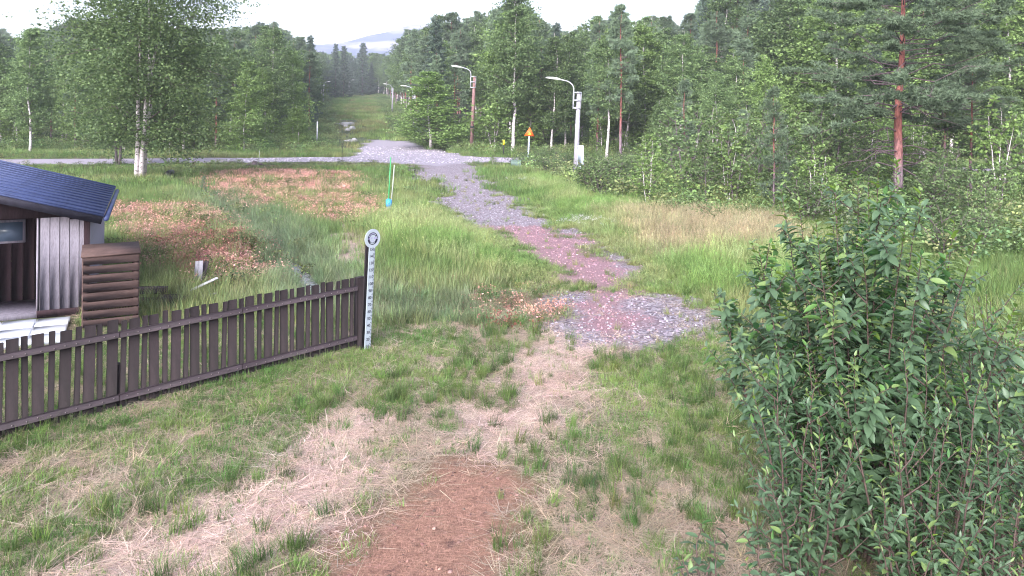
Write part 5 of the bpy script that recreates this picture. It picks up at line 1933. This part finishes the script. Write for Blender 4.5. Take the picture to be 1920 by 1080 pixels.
def willow(name, x, y, H, rad, nst, kind, lmin, lmax, seed, label, group=None, n_single=300, young_top=0.18, gapk=1.0, shoots=5, u0=0.1):
    rng = rg(seed)
    z0 = gz(x, y) - 0.03
    o = thing(name, (x, y, z0), label, "shrub", group)
    st = MB()
    base, dirs, nrm, ln, yg = [], [], [], [], []

    def leafed(pts, f0, dens, yt, lsc=1.0):
        seg = np.linalg.norm(np.diff(pts, axis=0), axis=1)
        L = seg.sum()
        m = max(3, int(L * (1 - f0) / dens))
        for i in range(m):
            u = f0 + (1 - f0) * (i + rng.uniform(0.2, 0.8)) / m
            q = along(pts, min(u, 0.999))
            t_ = along(pts, min(u + 0.03, 0.999)) - along(pts, max(u - 0.03, 0))
            t_ /= np.linalg.norm(t_) + 1e-9
            a = i * 2.4 + rng.normal() * 0.4
            e1 = np.cross(t_, [0.3, 0.2, 0.9])
            e1 /= np.linalg.norm(e1) + 1e-9
            e2 = np.cross(t_, e1)
            out = math.cos(a) * e1 + math.sin(a) * e2
            el = (rng.uniform(0.0, 0.75) if kind == "T" else rng.uniform(0.35, 1.15)) + 0.7 * max(0, u - 0.85) / 0.15
            d = out + t_ * el + np.array([0, 0, -0.16])
            d /= np.linalg.norm(d)
            n_ = t_ * 0.9 + np.array([0, 0, 0.7]) + rng.normal(size=3) * 0.4
            n_ -= d * np.dot(n_, d)
            n_ /= np.linalg.norm(n_) + 1e-9
            base.append(q)
            dirs.append(d)
            nrm.append(n_)
            k = 0.55 + 0.45 * math.sin(PI * min(1, 0.15 + 0.8 * u))
            ln.append((lmin + (lmax - lmin) * rng.uniform() ** 1.5) * (k if u < 0.9 else k * 0.85) * lsc)
            yg.append(1 if (u > 0.86 and rng.uniform() < yt * 2.4) or rng.uniform() < yt * 0.12 else 0)

    for s in range(nst):
        az = s * 2.39996 + rng.uniform(-0.3, 0.3)
        rr = math.sqrt((s + 0.5) / nst)
        hh = H * (1 - 0.34 * rr ** 3.2) * rng.uniform(0.78, 1.06)
        out = rad * rr * rng.uniform(0.85, 1.12)
        u = np.linspace(0, 1, 8)
        sx = out * (0.12 + 0.88 * u ** (0.75 if rr > 0.5 else 1.1))
        pts = np.c_[np.cos(az) * sx, np.sin(az) * sx, hh * u]
        pts[1:, :2] += np.cumsum(rng.normal(size=(7, 2)) * 0.018, 0)
        st.tube(pts, np.linspace(0.013, 0.0025, 8), 5, False)
        leafed(pts, u0, 0.0145 * gapk, young_top)
        for b in range(shoots):
            w = rng.uniform(0.25, 0.9)
            q = along(pts, w)
            a2 = rng.uniform(0, 2 * PI)
            l2 = rng.uniform(0.3, 0.7) * (1.1 - w * 0.5) * min(1.0, H / 2)
            e = np.array([math.cos(a2) * l2 * 0.7, math.sin(a2) * l2 * 0.7, l2 * rng.uniform(0.5, 1.0)])
            sp_ = np.array([q, q + e * 0.35 + np.array([math.cos(a2), math.sin(a2), 0]) * 0.03, q + e * 0.7, q + e])
            st.tube(sp_, [0.006, 0.005, 0.0035, 0.002], 4, False)
            leafed(sp_, 0.08, 0.0165 * gapk, young_top * 0.6, 0.92)
    st.obj("stems", M["willow_stem"], o, True)["kind"] = "stuff"
    B, D, Nn, Ls, Y = map(np.array, (base, dirs, nrm, ln, yg))
    S = np.cross(Nn, D)
    vi = rng.integers(0, 4, len(B))
    ti = rng.integers(0, 3, len(B))
    # the leaves seen largest become single parts: nearest leaf of each small patch of the view
    wp = B + D * Ls[:, None] * 0.5 + np.array([x, y, z0])
    rel = wp - np.array([0, 0, CAM_H])
    dist = np.linalg.norm(rel, axis=1)
    ca, cb = np.round(rel[:, 0] / rel[:, 1] * 110).astype(int), np.round(rel[:, 2] / rel[:, 1] * 110).astype(int)
    inview = (np.abs(rel[:, 0] / rel[:, 1]) < 0.7) & (rel[:, 2] / rel[:, 1] > -0.62) & (rel[:, 2] / rel[:, 1] < 0.16)
    best = {}
    for i in np.argsort(dist):
        if inview[i]:
            best.setdefault((ca[i], cb[i]), i)
    cand = sorted(best.values(), key=lambda i: -Ls[i] / dist[i] * (0.4 + abs(np.dot(Nn[i], rel[i] / dist[i]))))[:n_single]
    single = np.zeros(len(B), bool)
    single[cand] = True
    from mathutils import Matrix
    for i in cand:
        lo = link("leaf", LEAFD[kind, int(Y[i])][ti[i] * 4 + vi[i]], o)
        L = Ls[i]
        lo.matrix_local = Matrix([[D[i][k] * L, S[i][k] * L, Nn[i][k] * L, B[i][k]] for k in range(3)] + [[0, 0, 0, 1]])
    tpl = LEAF_T if kind == "T" else LEAF_N
    V, Q, mi, vv, off = [], [], [], [], 0
    for t_ in range(3):
        for yv in (0, 1):
            sel = np.nonzero(~single & (ti == t_) & (Y == yv))[0]
            if not len(sel):
                continue
            tv, tq = tpl[t_]
            W = B[sel][:, None] + (tv[None, :, 0:1] * D[sel][:, None] + tv[None, :, 1:2] * S[sel][:, None] + tv[None, :, 2:3] * Nn[sel][:, None]) * Ls[sel][:, None, None]
            V.append(W.reshape(-1, 3))
            Q.append((tq[None] + (np.arange(len(sel)) * len(tv))[:, None, None]).reshape(-1, 4) + off)
            mi.append(np.full(len(sel) * len(tq), yv))
            vv.append(np.repeat(np.array([0.05, 0.35, 0.65, 0.95])[vi[sel]], len(tv)))
            off += len(sel) * len(tv)
    f = link("foliage", mesh("foliage", np.vstack(V), [np.vstack(Q)], [M["willow"], M["willow_young"]], np.concatenate(mi), {"v": np.concatenate(vv)}, True), o)
    f["kind"] = "stuff"
    return o


WG = "willow shrubs in the foreground"
willow("willow_shrub", 2.80, 5.95, 3.1, 1.15, 36, "T", 0.07, 0.16, 501, "tallest willow shrub with broad dark leaves in the foreground", WG, 300, 0.35, 0.88, 9)
willow("willow_shrub", 2.12, 5.35, 1.9, 0.5, 13, "N", 0.06, 0.125, 502, "narrow leaved willow at the path side of the willow clump", WG, 260, 0.3, 1.3, 4)
willow("willow_shrub", 2.80, 5.05, 2.0, 0.6, 16, "N", 0.06, 0.12, 503, "narrow leaved willow with pale shoots in front of the tallest shrub", WG, 260, 0.35, 1.3, 4)
willow("willow_shrub", 3.6, 5.35, 2.15, 0.62, 17, "N", 0.06, 0.12, 504, "narrow leaved willow at the frame edge of the willow clump", WG, 220, 0.3, 1.3, 4)
willow("willow_shrub", 4.35, 6.7, 2.05, 0.9, 18, "N", 0.06, 0.115, 505, "willow shrub with thin upright shoots behind the clump beside the tallest one", WG, 200, 0.25, 1.25, 5)
willow("willow_shoots", 1.42, 5.35, 0.62, 0.2, 5, "T", 0.09, 0.15, 506, "few low willow shoots growing in the grass at the foot of the clump", None, 60, 0.4, 2.4, 1, 0.3)
willow("willow_shoots", 2.55, 4.75, 1.15, 0.35, 7, "T", 0.07, 0.13, 507, "pale green willow shoots low in front of the clump", None, 80, 0.7, 2.0, 2, 0.3)
willow("willow_shoots", 3.1, 4.75, 1.1, 0.42, 7, "N", 0.06, 0.12, 509, "low willow shoots filling the front of the clump toward the frame edge", None, 60, 0.4, 1.6, 2, 0.1)
willow("willow_shoots", 1.85, 5.05, 0.9, 0.3, 5, "T", 0.07, 0.13, 510, "leaning broad leaved willow shoots at the outer foot of the clump", None, 60, 0.35, 1.8, 2, 0.1)
